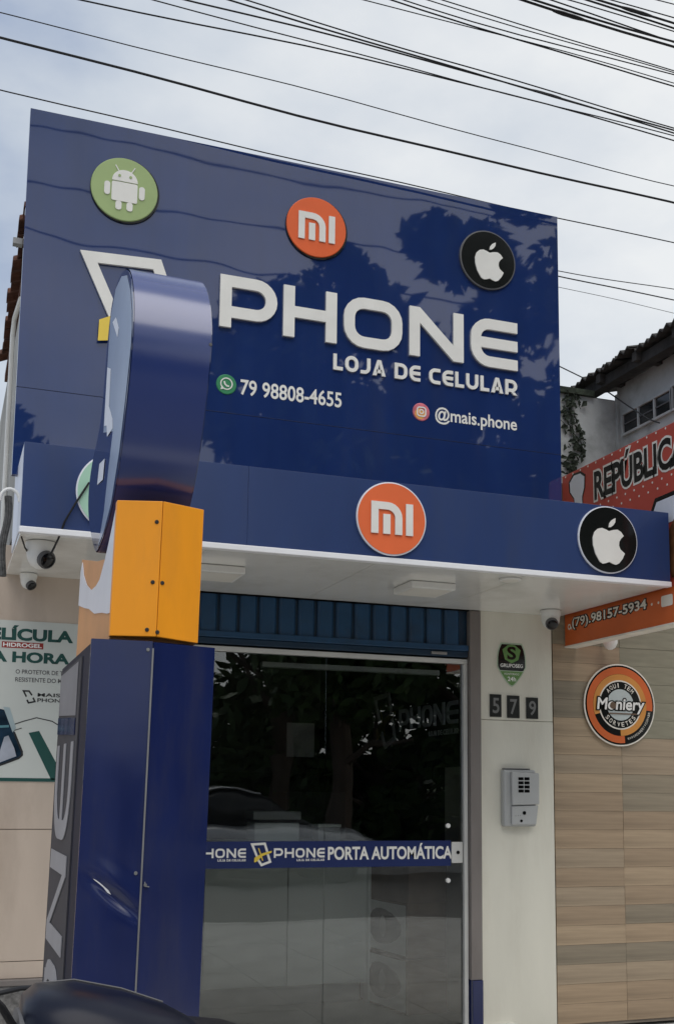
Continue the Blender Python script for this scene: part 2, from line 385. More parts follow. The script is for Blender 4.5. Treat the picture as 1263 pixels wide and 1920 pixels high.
# ------------------------------------------------------------------ ground
m = MB(); m.add([(-150, -150, -.14), (150, -150, -.14), (150, 150, -.14), (-150, 150, -.14)], [(0, 1, 2, 3)])
tag(m.build('ground', EARTH), kind='structure')
m = MB(); m.add([(-150, -7.2, -.12), (150, -7.2, -.12), (150, .62, -.12), (-150, .62, -.12)], [(0, 1, 2, 3)])
tag(m.build('road', mat('road_setts', (.17, .165, .155), .9, var=.3, vscale=9, bump=.5, bscale=25)), kind='structure')
for nm, ya, yb in (('kerb', .5, .64), ('kerb', -7.34, -7.2)):
    m = MB(); m.box(-40, 40, ya, yb, -.13, .004); tag(m.build(nm, PAVE, bevel=.012), kind='structure')
pv = MB(); pv.box(-40, 40, .64, 11, -.13, -.02)
pv = tag(pv.build('pavement', PAVE), kind='structure')
slab0 = None
k = 0
for i in range(-4, 9):
    for j in range(7):
        x = i*.75; y = .65+j*.74
        if slab0 is None:
            m = MB(); m.box(0, .746, 0, .736, -.02, 0); slab0 = m.build('slab', PAVE, pv, bevel=.003, seg=1); s = slab0
        else:
            s = slab0.copy(); COL.objects.link(s); s.parent = pv
        s.location = (x, y, random.uniform(-.0012, .0012))
m = MB(); m.box(-40, 40, -12, -7.34, -.13, .0); tag(m.build('far_pavement', PAVE), kind='structure')

# ------------------------------------------------------------------ shop building
shop = thing('shop_building', (1.9, 6.0, 0), 'phone shop building with beige tiled wall and cream pillar under the canopy', 'building')
XL, XR = .69, 3.022         # shop opening
PXR = 3.51
def bx(name, mtl, parent, *a, bevel=0, seg=2):
    return MB().box(*a).build(name, mtl, parent, bevel=bevel, seg=seg)
# pillar: two tall slabs with a hairline joint
zj = fz(1.80)
bx('pillar', PILLAR, shop, XR, PXR, YW, YW+.5, 0, zj-.0012, bevel=.003, seg=1)
bx('pillar', PILLAR, shop, XR, PXR, YW+.0015, YW+.5, zj+.0012, 2.60, bevel=.003, seg=1)
# left wall with large beige tiles
bx('wall_core', GROUT, shop, -1.3, XL-.01, YL+.012, YL+.35, 0, 2.60)
zl = [.43, .513, 1.156, 1.80, 2.60]
for i in range(len(zl)-1):
    for xa, xb in ((-1.3, -.45), (-.446, .166), (.17, XL)):
        bx('wall_tile', BEIGE, shop, xa, xb-.004, YL, YL+.012, zl[i]+.0018, zl[i+1]-.0018, bevel=.0015, seg=1)
bx('plinth', PLINTH, shop, -1.3, XL, YL-.02, YL+.011, 0, .40, bevel=.004)
bx('plinth_cap', STEEL, shop, -1.3, XL, YL-.03, YL+.008, .40, .43, bevel=.004)
# upper body behind the signs
bx('upper_wall', UPWALL, shop, .30, 3.05, 5.45, 9.2, 2.62, 3.98)
# inside
bx('floor', FLOORT, shop, XL-.3, XR+.2, 5.9, 9.0, -.02, .05)
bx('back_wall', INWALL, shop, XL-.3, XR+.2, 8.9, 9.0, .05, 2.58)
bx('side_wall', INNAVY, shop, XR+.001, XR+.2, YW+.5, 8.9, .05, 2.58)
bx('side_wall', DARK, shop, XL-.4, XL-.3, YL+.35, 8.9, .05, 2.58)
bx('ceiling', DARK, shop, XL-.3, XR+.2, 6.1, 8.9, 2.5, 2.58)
bx('jamb', STEEL, shop, 2.948, XR-.003, YW-.015, YW+.12, 0.30, 2.44, bevel=.003)
bx('jamb_foot', BLUE2, shop, 2.952, XR-.004, YW-.024, YW+.11, 0, .299, bevel=.003)
bx('jamb', STEEL, shop, XL-.004, XL+.06, YW-.05, YW+.12, 0, 2.44, bevel=.003)
bx('lintel', DARK, shop, XL, XR, YW+.14, YW+.3, 2.15, 2.6)
# tiled roof edge of the shop, running back along its left side behind the sign
for i in range(15):
    y = 5.32+i*.14
    m = MB()
    ring = []
    for (px, pz) in ((.245, 4.12), (.62, 4.28)):
        for a in range(7):
            t = math.pi*a/6
            ring.append((px, y+.072*math.cos(t)*1.0, pz+.05*math.sin(t)))
        for a in range(6, -1, -1):
            t = math.pi*a/6
            ring.append((px, y+.058*math.cos(t), pz+.035*math.sin(t)))
    n = 14
    fs = [(a, (a+1) % n, n+(a+1) % n, n+a) for a in range(n)]+[tuple(range(n)), tuple(range(2*n-1, n-1, -1))]
    dz = random.uniform(-.012, .012); dx = random.uniform(-.012, .012)
    m.add([(a+dx, b, c+dz) for a, b, c in ring], fs); m.build('roof_tile', ROOFT, shop)
bx('eave_board', ROOFT, shop, .29, .60, 5.30, 7.5, 4.05, 4.10)
bx('eave_bracket', GALV, shop, .215, .26, 5.42, 5.46, 4.02, 4.05)
# downpipe on the side wall
MB().tube([(.27, 6.2, 2.7), (.27, 6.2, 3.86), (.272, 6.14, 3.93), (.29, 5.9, 3.95)], .013, 8).build('downpipe', WHITE, shop, smooth=True)

# ------------------------------------------------------------------ canopy
CX0, CX1, ZS, ZT = .283, 3.570, 2.443, 2.842
can = thing('canopy', (1.9, 5.4, ZS), 'projecting dark blue canopy with white lower edge and round emblems', 'canopy')
bx('fascia', BLUEF, can, CX0, 1.28, YC+.0003, YC+.03, ZS+.028, ZT, bevel=.001, seg=1)
bx('fascia', BLUEF, can, 1.2808, 2.05, YC, YC+.03, ZS+.028, ZT, bevel=.001, seg=1)
bx('fascia', BLUEF, can, 2.0505, CX1, YC+.0002, YC+.03, ZS+.028, ZT, bevel=.001, seg=1)
bx('trim', WHITE_TRIM, can, CX0-.004, CX1+.004, YC-.006, YC+.035, ZS, ZS+.027, bevel=.003)
bx('end_panel', VINYL, can, CX0, CX0+.02, YC+.0305, 5.44, ZS+.028, ZT-.002)
bx('end_panel', BLUE, can, CX1-.02, CX1, YC+.0305, YW-.002, ZS+.028, ZT-.002)
bx('top_sheet', GALV, can, CX0+.021, CX1-.021, YC+.031, 5.44, ZT-.03, ZT-.004)
for i in range(4):      # soffit sheets
    xa = CX0+.002+(CX1-CX0-.004)*i/4; xb = CX0+.002+(CX1-CX0-.004)*(i+1)/4
    bx('soffit_sheet', SOFFIT, can, xa+.0014, xb-.0014, YC+.036, YW-.002, ZS+.003, ZS+.02)
def emblem_disc(parent, cx, cz, r, Y, mtl, depth=.03, rim=None, name='emblem_disc', rw=.006):
    if rim:
        o = MB().lathe([(r-.001, 0), (r, .004), (r, depth), (r-rw, depth+.0015)], (cx, Y, cz), (0, -1, 0), 64).build('emblem_rim', rim, parent, smooth=True, angle=30)
        return MB().lathe([(r-rw, depth), (r-rw, depth+.0035)], (cx, Y, cz), (0, -1, 0), 64).build(name, mtl, parent, smooth=True, angle=30)
    return MB().lathe([(r, 0), (r, depth-.003), (r-.003, depth)], (cx, Y, cz), (0, -1, 0), 64).build(name, mtl, parent, smooth=True, angle=30)
def mi_mark(parent, cx, cz, W, H, Y, d, mtl):
    t = W*.17; M = front(Y); u0 = cx-W/2; v0 = cz-H/2
    mw = W*.74; r = H*.36; h = t/2
    m = MB(); m.ribbon([(u0+h, v0), (u0+h, v0+H-h), (u0+mw-h-r, v0+H-h)]+corner(u0+mw-h-r, v0+H-h-r, r, 90, 0)+[(u0+mw-h, v0)], t, M, d, d+.006); m.build('emblem_mark', mtl, parent)
    m = MB(); m.ribbon([(u0+mw/2, v0), (u0+mw/2, v0+H*.62)], t, M, d, d+.006); m.build('emblem_mark', mtl, parent)
    m = MB(); m.ribbon([(u0+W-h, v0), (u0+W-h, v0+H)], t, M, d, d+.006); m.build('emblem_mark', mtl, parent)
APPLE = [(0, .27), (.12, .31), (.25, .33), (.35, .28), (.43, .18), (.35, .11), (.295, .02), (.285, -.07), (.32, -.17), (.45, -.27), (.38, -.41), (.28, -.53), (.19, -.575), (.10, -.555), (0, -.515), (-.1, -.555), (-.19, -.575), (-.28, -.53), (-.40, -.34), (-.465, -.12), (-.47, .06), (-.42, .21), (-.32, .305), (-.20, .335), (-.09, .305)]
LEAFP = [(0, .37), (.02, .47), (.08, .55), (.17, .61), (.2, .62), (.19, .52), (.13, .43), (.06, .38)]
def fruit_mark(parent, cx, cz, s, Y, d, mtl):
    M = front(Y)
    for pl in (APPLE, LEAFP):
        m = MB(); m.prism([(cx+a*s, cz+b*s) for a, b in pl], M, d, d+.006); m.build('emblem_mark', mtl, parent)
def robot_mark(parent, cx, cz, s, Y, d, mtl, bgm):
    M = front(Y); P = lambda l: [(cx+a*s, cz+b*s) for a, b in l]
    def pc(poly, mt=mtl, dd=.004, base=d, nm='emblem_mark'):
        m = MB(); m.prism(P(poly), M, base, base+dd); m.build(nm, mt, parent)
    pc([(.42*math.cos(t), .20+.40*math.sin(t)) for t in [math.pi*i/16 for i in range(17)]])
    pc(rrect(-.42, .42, -.50, .165, .06)); pc(rrect(-.66, -.47, -.34, .12, .09)); pc(rrect(.47, .66, -.34, .12, .09))
    pc(rrect(-.28, -.08, -.80, -.503, .08)); pc(rrect(.08, .28, -.80, -.503, .08))
    for sx in (-1, 1):
        m = MB(); m.ribbon(P([(sx*.20, .54), (sx*.32, .74)]), .03*s, M, d, d+.003); m.build('emblem_mark', mtl, parent)
        pc(circ(sx*.18, .38, .045, 12), bgm, .002, d+.0045, 'emblem_eye')
# canopy emblems
R2 = .180
emblem_disc(can, fx(2.546), fz(2.907), R2, YC, MI_O2, .012, VINYL, rw=.007); mi_mark(can, fx(2.546), fz(2.907), .215, .155, YC, .0165, WHITE_L)
emblem_disc(can, fx(4.086), fz(2.910), R2-.004, YC, BLACK, .012, VINYL, rw=.006); fruit_mark(can, fx(4.086), fz(2.895), .205, YC, .0165, WHITE_L)
emblem_disc(can, fx(.88), fz(2.90), R2, YC, MINT, .012, VINYL, rw=.007); robot_mark(can, fx(.88), fz(2.92), .158, YC, .0165, WHITE_L, MINT)

# ------------------------------------------------------------------ big sign board
SX0, SX1, SZT, SZJ = .256, 3.163, 4.626, 3.222
sg = thing('sign_board', (1.7, YS, 2.83), 'large glossy dark blue shop sign with raised white letters above the canopy', 'sign')
bx('sign_panel', BLUE, sg, SX0, SX1, YS, YS+.04, SZJ+.0008, SZT, bevel=.001, seg=1)
bx('sign_panel', BLUE, sg, SX0, SX1, YS+.0008, YS+.04, 2.80, SZJ-.0008, bevel=.001, seg=1)
bx('sign_frame', GALV, sg, SX0+.015, SX1-.015, YS+.041, YS+.16, 2.85, SZT-.01)
MS = front(YS)
R1 = .170
emblem_disc(sg, fx(.925), fz(4.997), R1, YS, BLACK, .010); emblem_disc(sg, fx(.920), fz(4.999), R1-.006, YS-.0102, GREEN_L, .006); robot_mark(sg, fx(.920), fz(5.01), .150, YS, .0165, WHITE_L, GREEN_L)
emblem_disc(sg, fx(2.203), fz(4.985), R1, YS, BLACK, .010); emblem_disc(sg, fx(2.198), fz(4.988), R1-.006, YS-.0102, MI_O, .006); mi_mark(sg, fx(2.198), fz(4.985), .200, .150, YS, .0165, WHITE_L)
emblem_disc(sg, fx(3.477), fz(4.985), R1, YS, BLACK, .013, GREYD, rw=.008); fruit_mark(sg, fx(3.485), fz(4.970), .190, YS, .017, WHITE_L)
# raised letters
def big(c, x0, x1):
    m = MB(); draw_glyph(m, c, fx(x0), fz(4.196), fx(x1-x0), .78*.352, .060, MS, .002, .016); m.build('letter', WHITE_L, sg)
for c, a, b in (('P', 1.553, 1.936), ('H', 1.979, 2.350), ('O', 2.401, 2.822), ('N', 2.876, 3.283), ('E', 3.340, 3.704)): big(c, a, b)
def small_line(word, x0, x1, z0, h, t, parent, mp_, d0, d1, mtl, name='letter', joined=False, gap=.18, fx_=lambda v: v):
    ws = {'I': .3, ' ': .35, 'J': .75, 'L': .72, 'E': .85, 'C': .9}
    tot = sum(ws.get(c, 1)+gap for c in word)-gap; u = x0; k = (x1-x0)/tot; m = MB()
    for c in word:
        wc = ws.get(c, 1)*k
        if c != ' ':
            draw_glyph(m, c, u, z0, wc, h, t, mp_, d0, d1)
            if not joined: m.build(name, mtl, parent); m = MB()
        u += wc+gap*k
    if joined: m.build(name, mtl, parent)
small_line('LOJA DE CELULAR', fx(2.332), fx(3.702), fz(4.018), .086, .0185, sg, MS, .001, .010, WHITE_L)
phone_emblem(fx(.69), fz(3.86), .535, .545, .055, MS, .002, .016, sg)
# phone number and handle, flat print
m = MB(); text(m, '79 98808-4655', fx(1.706), fx(2.396), fz(3.762), fz(3.868), MS, .002, .018); m.build('lettering', WHITE_L, sg)
m = MB(); text(m, '@mais.phone', fx(3.074), fx(3.702), fz(3.738), fz(3.862), MS, .002, .018); m.build('lettering', WHITE_L, sg)
o = emblem_disc(sg, fx(1.613), fz(3.818), .052, YS, WAGREEN, .004, name='chat_emblem')
m = MB(); m.ribbon(circ(fx(1.613), fz(3.821), .029, 24), .006, MS, .0045, .006, True); m.prism([(fx(1.613)-.030, fz(3.821)-.033), (fx(1.613)-.024, fz(3.821)-.010), (fx(1.613)-.010, fz(3.821)-.026)], MS, .0045, .0062); m.build('chat_mark', WHITE_L, o.parent)
m = MB(); m.ribbon([(fx(1.613)-.012, fz(3.821)+.012), (fx(1.613)-.008, fz(3.821)-.002), (fx(1.613)+.002, fz(3.821)-.011), (fx(1.613)+.014, fz(3.821)-.012)], .008, MS, .0045, .006); m.build('chat_mark', WHITE_L, sg)
emblem_disc(sg, fx(2.970), fz(3.809), .049, YS, IGPINK, .004, name='photo_emblem')
m = MB(); m.prism(circ(fx(2.970)-.008, fz(3.809)-.012, .030, 24), MS, .0045, .005); m.build('photo_mark', IGORANGE, sg)
m = MB(); m.ribbon(rrect(fx(2.970)-.024, fx(2.970)+.024, fz(3.809)-.024, fz(3.809)+.024, .013), .007, MS, .0055, .007, True); m.build('photo_mark', WHITE_L, sg)
m = MB(); m.ribbon(circ(fx(2.970), fz(3.809), .011, 16), .006, MS, .0055, .007, True); m.build('photo_mark', WHITE_L, sg)

# ------------------------------------------------------------------ things under the canopy
def dome(name, loc, rz, label, tilt=35, s=1.0):
    t = thing(name, loc, label, 'camera', 'dome cameras under the canopy'); x, y, z = loc
    MB().lathe([(.05*s, 0), (.052*s, -.006), (.050*s, -.022*s), (.046*s, -.034*s)], loc, (0, 0, 1), 24).build('base', WHITE, t, smooth=True)
    pr = [(.046*s, -.034*s)]+[(.046*s*math.cos(rad(a)), -.040*s-.052*s*math.sin(rad(a))) for a in range(0, 91, 10)]
    MB().lathe(pr, loc, (0, 0, 1), 24).build('housing', WHITE, t, smooth=True)
    ax = Vector((math.cos(rz)*math.cos(rad(tilt)), math.sin(rz)*math.cos(rad(tilt)), -math.sin(rad(tilt))))
    c = Vector((x, y, z-.046*s))
    e_ = MB().lathe([(.030*s, .026*s), (.032*s, .048*s), (.028*s, .052*s)], c, ax, 20).build('lens_ring', GREYD, t, smooth=True)
    MB().lathe([(.026*s, .0525*s), (.018*s, .058*s), (.002*s, .061*s)], c, ax, 20).build('lens', LENS, t, smooth=True)
    return t
dome('dome_camera', (.385, 5.02, ZS), rad(-62), 'white dome camera hanging nearest the canopy front corner, black cable tied to it', 25, 1.3)
dome('dome_camera', (.392, 5.80, ZS), rad(-60), 'small white dome camera where the beige wall meets the canopy', 40, .85)
dome('dome_camera', (3.395, 5.76, ZS), rad(-110), 'white dome camera above the cream pillar beside the red sign', 35, 1.2)
# loose cable on the left camera
tag(MB().tube([(.402, 4.965, ZS-.085), (.425, 4.92, ZS-.06), (.445, 4.86, ZS-.01), (.465, YC-.012, ZS+.06), (.505, YC-.022, ZS+.14), (.56, YC-.024, ZS+.24)], .0045, 6).build('camera_cable', CABLE, smooth=True), 'black cable running from dome camera up over the blue fascia', 'cable')
tag(MB().tube([(.295, 4.92, ZS-.002), (.315, 4.98, ZS-.035), (.335, 5.03, ZS-.05), (.36, 5.05, ZS-.055), (.385, 5.07, ZS-.075)], .004, 6).build('camera_cable', CABLE, smooth=True), 'short black cable drooping below the canopy left corner', 'cable')
for cx, lab in ((1.245, 'square white ceiling lamp under the canopy, half hidden by the orange totem box'), (2.375, 'square white ceiling lamp under the canopy above the glass door')):
    t = thing('ceiling_lamp', (cx, 5.32, ZS), lab, 'lamp', 'square lamps under the canopy')
    bx('frame', WHITE, t, cx-.125, cx+.125, 5.19, 5.44, ZS-.036, ZS+.001, bevel=.006)
    bx('diffuser', mat('diffuser', (.74, .72, .66), .5, var=.03), t, cx-.108, cx+.108, 5.207, 5.423, ZS-.038, ZS-.0365)
t = thing('downlight', (2.70, 4.97, ZS), 'small flush round downlight in the soffit near the right canopy emblem', 'lamp')
MB().lathe([(.055, .001), (.055, -.006), (.045, -.009)], (2.70, 4.97, ZS), (0, 0, 1), 28).build('ring', WHITE, t, smooth=True)
MB().lathe([(.043, -.004), (.043, -.0095)], (2.70, 4.97, ZS), (0, 0, 1), 28).build('lens', mat('diffuser', (.7, .7, .7)), t, smooth=True)

# ------------------------------------------------------------------ roller shutter
sh = thing('roller_shutter', (1.85, YW, 2.17), 'rolled up blue metal shutter with vertical ribs above glass door', 'shutter')
p = .1135; n = int((2.945-XL-.06)/p)
for i in range(n+1):
    xa = XL+.062+i*p
    if xa+p > 2.95: break
    prof = [(0, 0), (.012, .012), (.085, .012), (.097, 0), (.097, -.006), (0, -.006)]
    m = MB()
    m.add([(xa+a, YW+.02-b, z) for z in (2.232, 2.437) for a, b in prof], [(j, (j+1) % 6, 6+(j+1) % 6, 6+j) for j in range(6)]+[tuple(range(6)), tuple(range(11, 5, -1))])
    m.build('slat', SHUT, sh)
bx('backing', SHUTD, sh, XL+.06, 2.946, YW+.028, YW+.04, 2.23, 2.44)
bx('bottom_rail', SHUT, sh, XL+.062, 2.944, YW-.004, YW+.026, 2.196, 2.231, bevel=.004)
bx('bottom_rail', SHUTD, sh, XL+.062, 2.944, YW+.004, YW+.03, 2.160, 2.195, bevel=.004)
bx('latch', GALV, sh, 2.70, 2.80, YW-.012, YW+.0035, 2.168, 2.184, bevel=.003)

# ------------------------------------------------------------------ glass door
YG = 5.985
gd = thing('glass_door', (1.85, YG, .05), 'automatic glass sliding door with dark blue lettered band across it', 'door')
bx('top_frame', ALU, gd, XL+.062, 2.9455, YG-.025, YG+.03, 2.122, 2.150, bevel=.003)
bx('side_frame', ALU, gd, 2.921, 2.9455, YG-.024, YG+.03, .05, 2.1215, bevel=.003)
bx('side_frame', ALU, gd, XL+.062, XL+.085, YG-.024, YG+.03, .05, 2.1215, bevel=.003)
bx('track', ALU, gd, 1.70, 2.80, YG+.05, YG+.10, 2.055, 2.085, bevel=.004)
bx('pane', GLASS, gd, XL+.086, 2.067, YG, YG+.003, .055, 2.121)
bx('pane', GLASS, gd, 2.071, 2.9205, YG+.0005, YG+.0035, .055, 2.121)
band = bx('band', mat('band_navy', (.010, .022, .105), .3, ior=1.5, var=.06), gd, XL+.09, 2.845, YG-.0025, YG-.0008, .941, 1.086)
MG = front(YG-.0025)
def g(px): return px*.7844
small_line('PHONE', g(1.684), g(2.060), fz(.772)+.006, .050, .0105, gd, MG, .0004, .0012, WHITE_L, 'lettering', True)
small_line('LOJA DE CELULAR', 1.46, g(2.060), fz(.772)-.013, .012, .0028, gd, MG, .0004, .0012, WHITE_L, 'lettering', True)
small_line('PHONE', g(2.262), g(2.638), fz(.772)+.004, .052, .011, gd, MG, .0004, .0012, WHITE_L, 'lettering', True)
small_line('LOJA DE CELULAR', g(2.43), g(2.637), fz(.772)-.015, .012, .0028, gd, MG, .0004, .0012, WHITE_L, 'lettering', True)
phone_emblem(g(2.098), .952, .115, .125, .013, MG, .0004, .0012, gd)
m = MB(); text(m, 'PORTA AUTOMÁTICA', g(2.662), g(3.636), fz(.758), fz(.875), MG, .001, .03); m.build('lettering', WHITE_L, gd)
lk = bx('lock', ALU, gd, 2.846, 2.917, YG-.012, YG-.0005, .957, 1.078, bevel=.004)
MB().lathe([(.010, 0), (.010, .004)], (2.885, YG-.012, 1.018), (0, -1, 0), 16).build('keyhole', LENS, gd)
for z in (1.171, .858):
    MB().lathe([(.014, 0), (.014, .008), (.011, .012)], (2.826, YG, z), (0, -1, 0), 20).build('bolt', WHITE, gd, smooth=True)

# ------------------------------------------------------------------ inside the shop
ct = thing('counter', (1.6, 6.92, .05), 'pale shop counter with panelled front behind the glass door', 'counter')
bx('top', COUNTER, ct, .5, 2.62, 6.74, 7.32, 1.01, 1.04, bevel=.004)
for i in range(4):
    xa = .52+i*.53; bx('front_panel', COUNTER, ct, xa, xa+.525, 6.78, 6.80, .17, 1.008, bevel=.003)
bx('kick_board', GREYP, ct, .52, 2.60, 6.82, 6.84, .05, .17)
bx('end_panel', COUNTER, ct, 2.63, 2.65, 6.74, 7.32, .05, 1.04, bevel=.003)
def printer(name, x0, x1, y, z0, z1, label):
    t = thing(name, ((x0+x1)/2, y, z0), label, 'machine')
    bx('body', COUNTER, t, x0, x1, y, y+.2, z0, z0+(z1-z0)*.62, bevel=.008)
    bx('lid', GREYP, t, x0-.01, x1+.01, y-.005, y+.2, z0+(z1-z0)*.72, z1, bevel=.006)
    bx('slot', PRINTK, t, x0+.02, x1-.02, y+.001, y+.19, z0+(z1-z0)*.62, z0+(z1-z0)*.72)
printer('label_printer', 1.93, 2.23, 6.95, 1.0405, 1.23, 'pale desk printer standing on counter behind the glass')
t = thing('cash_box', (2.42, 6.98, 1.0405), 'small pale box on the counter right of desk printer', 'box')
bx('body', GREYP, t, 2.35, 2.50, 6.92, 7.06, 1.0405, 1.13, bevel=.006); bx('lid', COUNTER, t, 2.345, 2.505, 6.915, 7.065, 1.13, 1.15, bevel=.004)
tag(bx('wall_notice', mat('notice_grey', (.55, .55, .52), .6), None, 2.52, 2.74, 8.20, 8.21, 1.62, 1.88), 'grey notice board hanging inside the dark shop', 'notice')
t = thing('wall_cabinet', (2.3, 8.6, 1.0), 'dark cabinet against the back wall inside the shop', 'cabinet')
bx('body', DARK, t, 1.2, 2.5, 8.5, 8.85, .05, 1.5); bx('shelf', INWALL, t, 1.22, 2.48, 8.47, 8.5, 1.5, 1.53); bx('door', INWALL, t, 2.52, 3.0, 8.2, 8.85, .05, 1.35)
# lettered sign on the right inner wall
isg = thing('inner_sign', (3.02, 6.8, 1.7), 'dark inner wall sign with grey PHONE lettering seen through the glass', 'sign')
bx('board', INNAVY, isg, 3.004, 3.0205, 6.03, 7.75, 1.52, 2.16)
MI = side(3.003)
GL = mat('inner_letter', (.85, .85, .86), .5)
for i, c in enumerate('PHONE'):
    m = MB(); draw_glyph(m, c, -7.12+i*.190, 1.785, .158, .142, .026, MI, .001, .012); m.build('letter', GL, isg)
small_line('LOJA DE CELULAR', -6.64, -6.20, 1.722, .034, .007, isg, MI, .001, .004, GL, 'lettering', True)
phone_emblem(-7.60, 1.66, .42, .40, .032, MI, .001, .01, isg, GL, mat('inner_yellow', (.30, .25, .08), .5))
# appliance boxes
BROT = 7
def carton(name, x0, x1, y0, y1, z0, z1, label, cat='box'):
    t = thing(name, ((x0+x1)/2, (y0+y1)/2, z0), label, cat, 'boxes stacked inside the door', rot=(0, 0, rad(BROT)))
    bx('carton', BROWN, t, x0, x1, y0, y1, z0, z1, bevel=.004)
    M = side(x0)
    m = MB(); m.prism([(-y1+.02, z0+.015), (-y0-.02, z0+.015), (-y0-.02, z1-.015), (-y1+.02, z1-.015)], M, .0008, .0016); m.build('print', PRINTW, t)
    cy = -(y0+y1)/2; cz = (z0+z1)/2; hh = (z1-z0)
    m = MB(); m.prism([(cy+.20*math.cos(a)+.03*math.cos(2*a), cz+hh*.33*math.sin(a)) for a in [2*math.pi*i/20 for i in range(20)]], M, .0018, .0024); m.build('print', PRINTK, t)
    m = MB(); m.prism([(cy+.04*math.cos(a), cz+hh*.2*math.sin(a)) for a in [2*math.pi*i/16 for i in range(16)]], M, .0026, .003); m.build('print', GREYP, t)
    return t
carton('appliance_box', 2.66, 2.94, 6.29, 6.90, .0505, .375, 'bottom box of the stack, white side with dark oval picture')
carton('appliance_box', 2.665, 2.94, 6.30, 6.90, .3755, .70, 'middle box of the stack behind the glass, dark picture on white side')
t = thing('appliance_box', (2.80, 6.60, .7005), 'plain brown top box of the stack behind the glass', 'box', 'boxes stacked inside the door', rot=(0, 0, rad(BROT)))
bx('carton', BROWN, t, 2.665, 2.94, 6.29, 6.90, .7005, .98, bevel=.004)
bx('tape', PRINTW, t, 2.6645, 2.88, 6.58, 6.64, .9805, .9812)

# ------------------------------------------------------------------ pillar fittings
FP = front(YW)
cx, zt, zb = fx(4.142), fz(2.400), fz(2.058)
sd_ = thing('shield_sticker', (cx, YW, zb), 'green and black shield shaped security sticker above the house number', 'sticker')
H = zt-zb; Wd = .098
def shield(k, lo=0.0, hi=1.0):
    pts = []
    def wdt(t): return Wd*k*min(1, (1-abs(t-.55)**2.6*2.2))*math.sqrt(max(0, min(1, t*2.2)))
    N = 18
    ts = [lo+(hi-lo)*i/N for i in range(N+1)]
    zz = lambda t: (zb+zt)/2+(t-.5)*H*k
    pts = [(cx+wdt(t), zz(t)) for t in ts]+[(cx-wdt(t), zz(t)) for t in reversed(ts)]
    q = []
    for a in pts:
        if not q or (abs(a[0]-q[-1][0])+abs(a[1]-q[-1][1])) > 1e-5: q.append(a)
    if abs(q[0][0]-q[-1][0])+abs(q[0][1]-q[-1][1]) < 1e-5: q.pop()
    return q
SGRN = mat('shield_green', (.14, .28, .09), .4)
m = MB(); m.prism(shield(1), FP, .0005, .0015); m.build('sticker_edge', mat('shield_pale', (.45, .56, .42), .4), sd_)
m = MB(); m.prism(shield(.93, .36, 1.0), FP, .0017, .0022); m.build('sticker_top', BLACK, sd_)
m = MB(); m.prism(shield(.93, 0, .34), FP, .0017, .0022); m.build('sticker_foot', SGRN, sd_)
m = MB(); text(m, 'GRUPOSEG', cx-.076, cx+.076, zb+.118, zb+.140, FP, .0026, .02); m.build('lettering', PRINTW, sd_)
m = MB(); text(m, '24h', cx-.028, cx+.028, zb+.035, zb+.062, FP, .0026, .02); m.build('lettering', PRINTW, sd_); m = MB(); text(m, 'MONITORADO', cx-.05, cx+.05, zb+.072, zb+.084, FP, .0026, .0); m.build('lettering', PRINTW, sd_)
zc = zb+.195
m = MB(); m.prism([(cx-.062, zc+.03), (cx-.025, zc+.058), (cx, zc+.062), (cx+.025, zc+.058), (cx+.062, zc+.03), (cx+.045, zc-.03), (cx, zc-.052), (cx-.045, zc-.03)], FP, .0024, .0028); m.build('sticker_badge', SGRN, sd_)
m = MB(); text(m, 'S', cx-.030, cx+.030, zc-.03, zc+.05, FP, .0032, .03); m.build('lettering', BLACK, sd_)
for ch, xa, xb, za, zb_ in (('5', 3.951, 4.050, 1.823, 1.996), ('7', 4.098, 4.206, 1.819, 1.992), ('9', 4.264, 4.368, 1.818, 1.983)):
    t = thing('number_plate', (fx((xa+xb)/2), YW, fz(za)), 'small black house number plate with grey figure ' + {'5': 'five', '7': 'seven', '9': 'nine'}[ch], 'number plate', 'house number plates on the pillar')
    bx('plate', mat('plate_black', (.015, .016, .015), .35), t, fx(xa), fx(xb), YW-.006, YW-.0003, fz(za), fz(zb_), bevel=.002)
    m = MB(); w_ = fx(xb-xa); h_ = fz(zb_)-fz(za)
    text(m, ch, fx(xa)+w_*.22, fx(xb)-w_*.2, fz(za)+h_*.16, fz(zb_)-h_*.16, FP, .0068, .015); m.build('figure', mat('plate_grey', (.20, .20, .20), .4), t)
ix0, ix1, iz0, iz1 = fx(4.035), fx(4.325), fz(.998), fz(1.425)
ic = thing('intercom', ((ix0+ix1)/2, YW, iz0), 'grey wall intercom box with dark keypad on the cream pillar', 'intercom')
bx('back_box', GREYP, ic, ix0, ix1-.012, YW-.05, YW-.0004, iz0, iz1, bevel=.012)
bx('hood', GREYD, ic, ix0+.01, ix1-.05, YW-.046, YW-.004, iz1+.0005, iz1+.007, bevel=.002)
m = MB(); m.prism([(ix0+.042, iz0+.125), (ix1-.004, iz0+.130), (ix1-.002, iz1-.020), (ix0+.04, iz1-.012)], FP, .0505, .072); m.build('upper_panel', GREYP, ic, bevel=.006)
m = MB(); m.prism([(ix0+.042, iz0+.010), (ix1-.022, iz0+.012), (ix1-.006, iz0+.124), (ix0+.042, iz0+.118)], FP, .0505, .064); m.build('lower_panel', GREYP, ic, bevel=.005)
for i in range(4):
    for j in range(2):
        xa = ix0+.082+j*.040; za = iz1-.062-i*.024
        bx('key', LENS, ic, xa, xa+.034, YW-.0745, YW-.0722, za, za+.017, bevel=.001)
for xx, zz, r in ((.124, .080, .011), (.104, .034, .008)):
    MB().lathe([(r, 0), (r, .003)], (ix0+xx, YW-.064, iz0+zz), (0, -1, 0), 16).build('button', LENS, ic)
m = MB(); text(m, '—  •  •', ix0+.06, ix0+.10, iz0+.062, iz0+.068, FP, .0645); m.build('print', GREYD, ic)

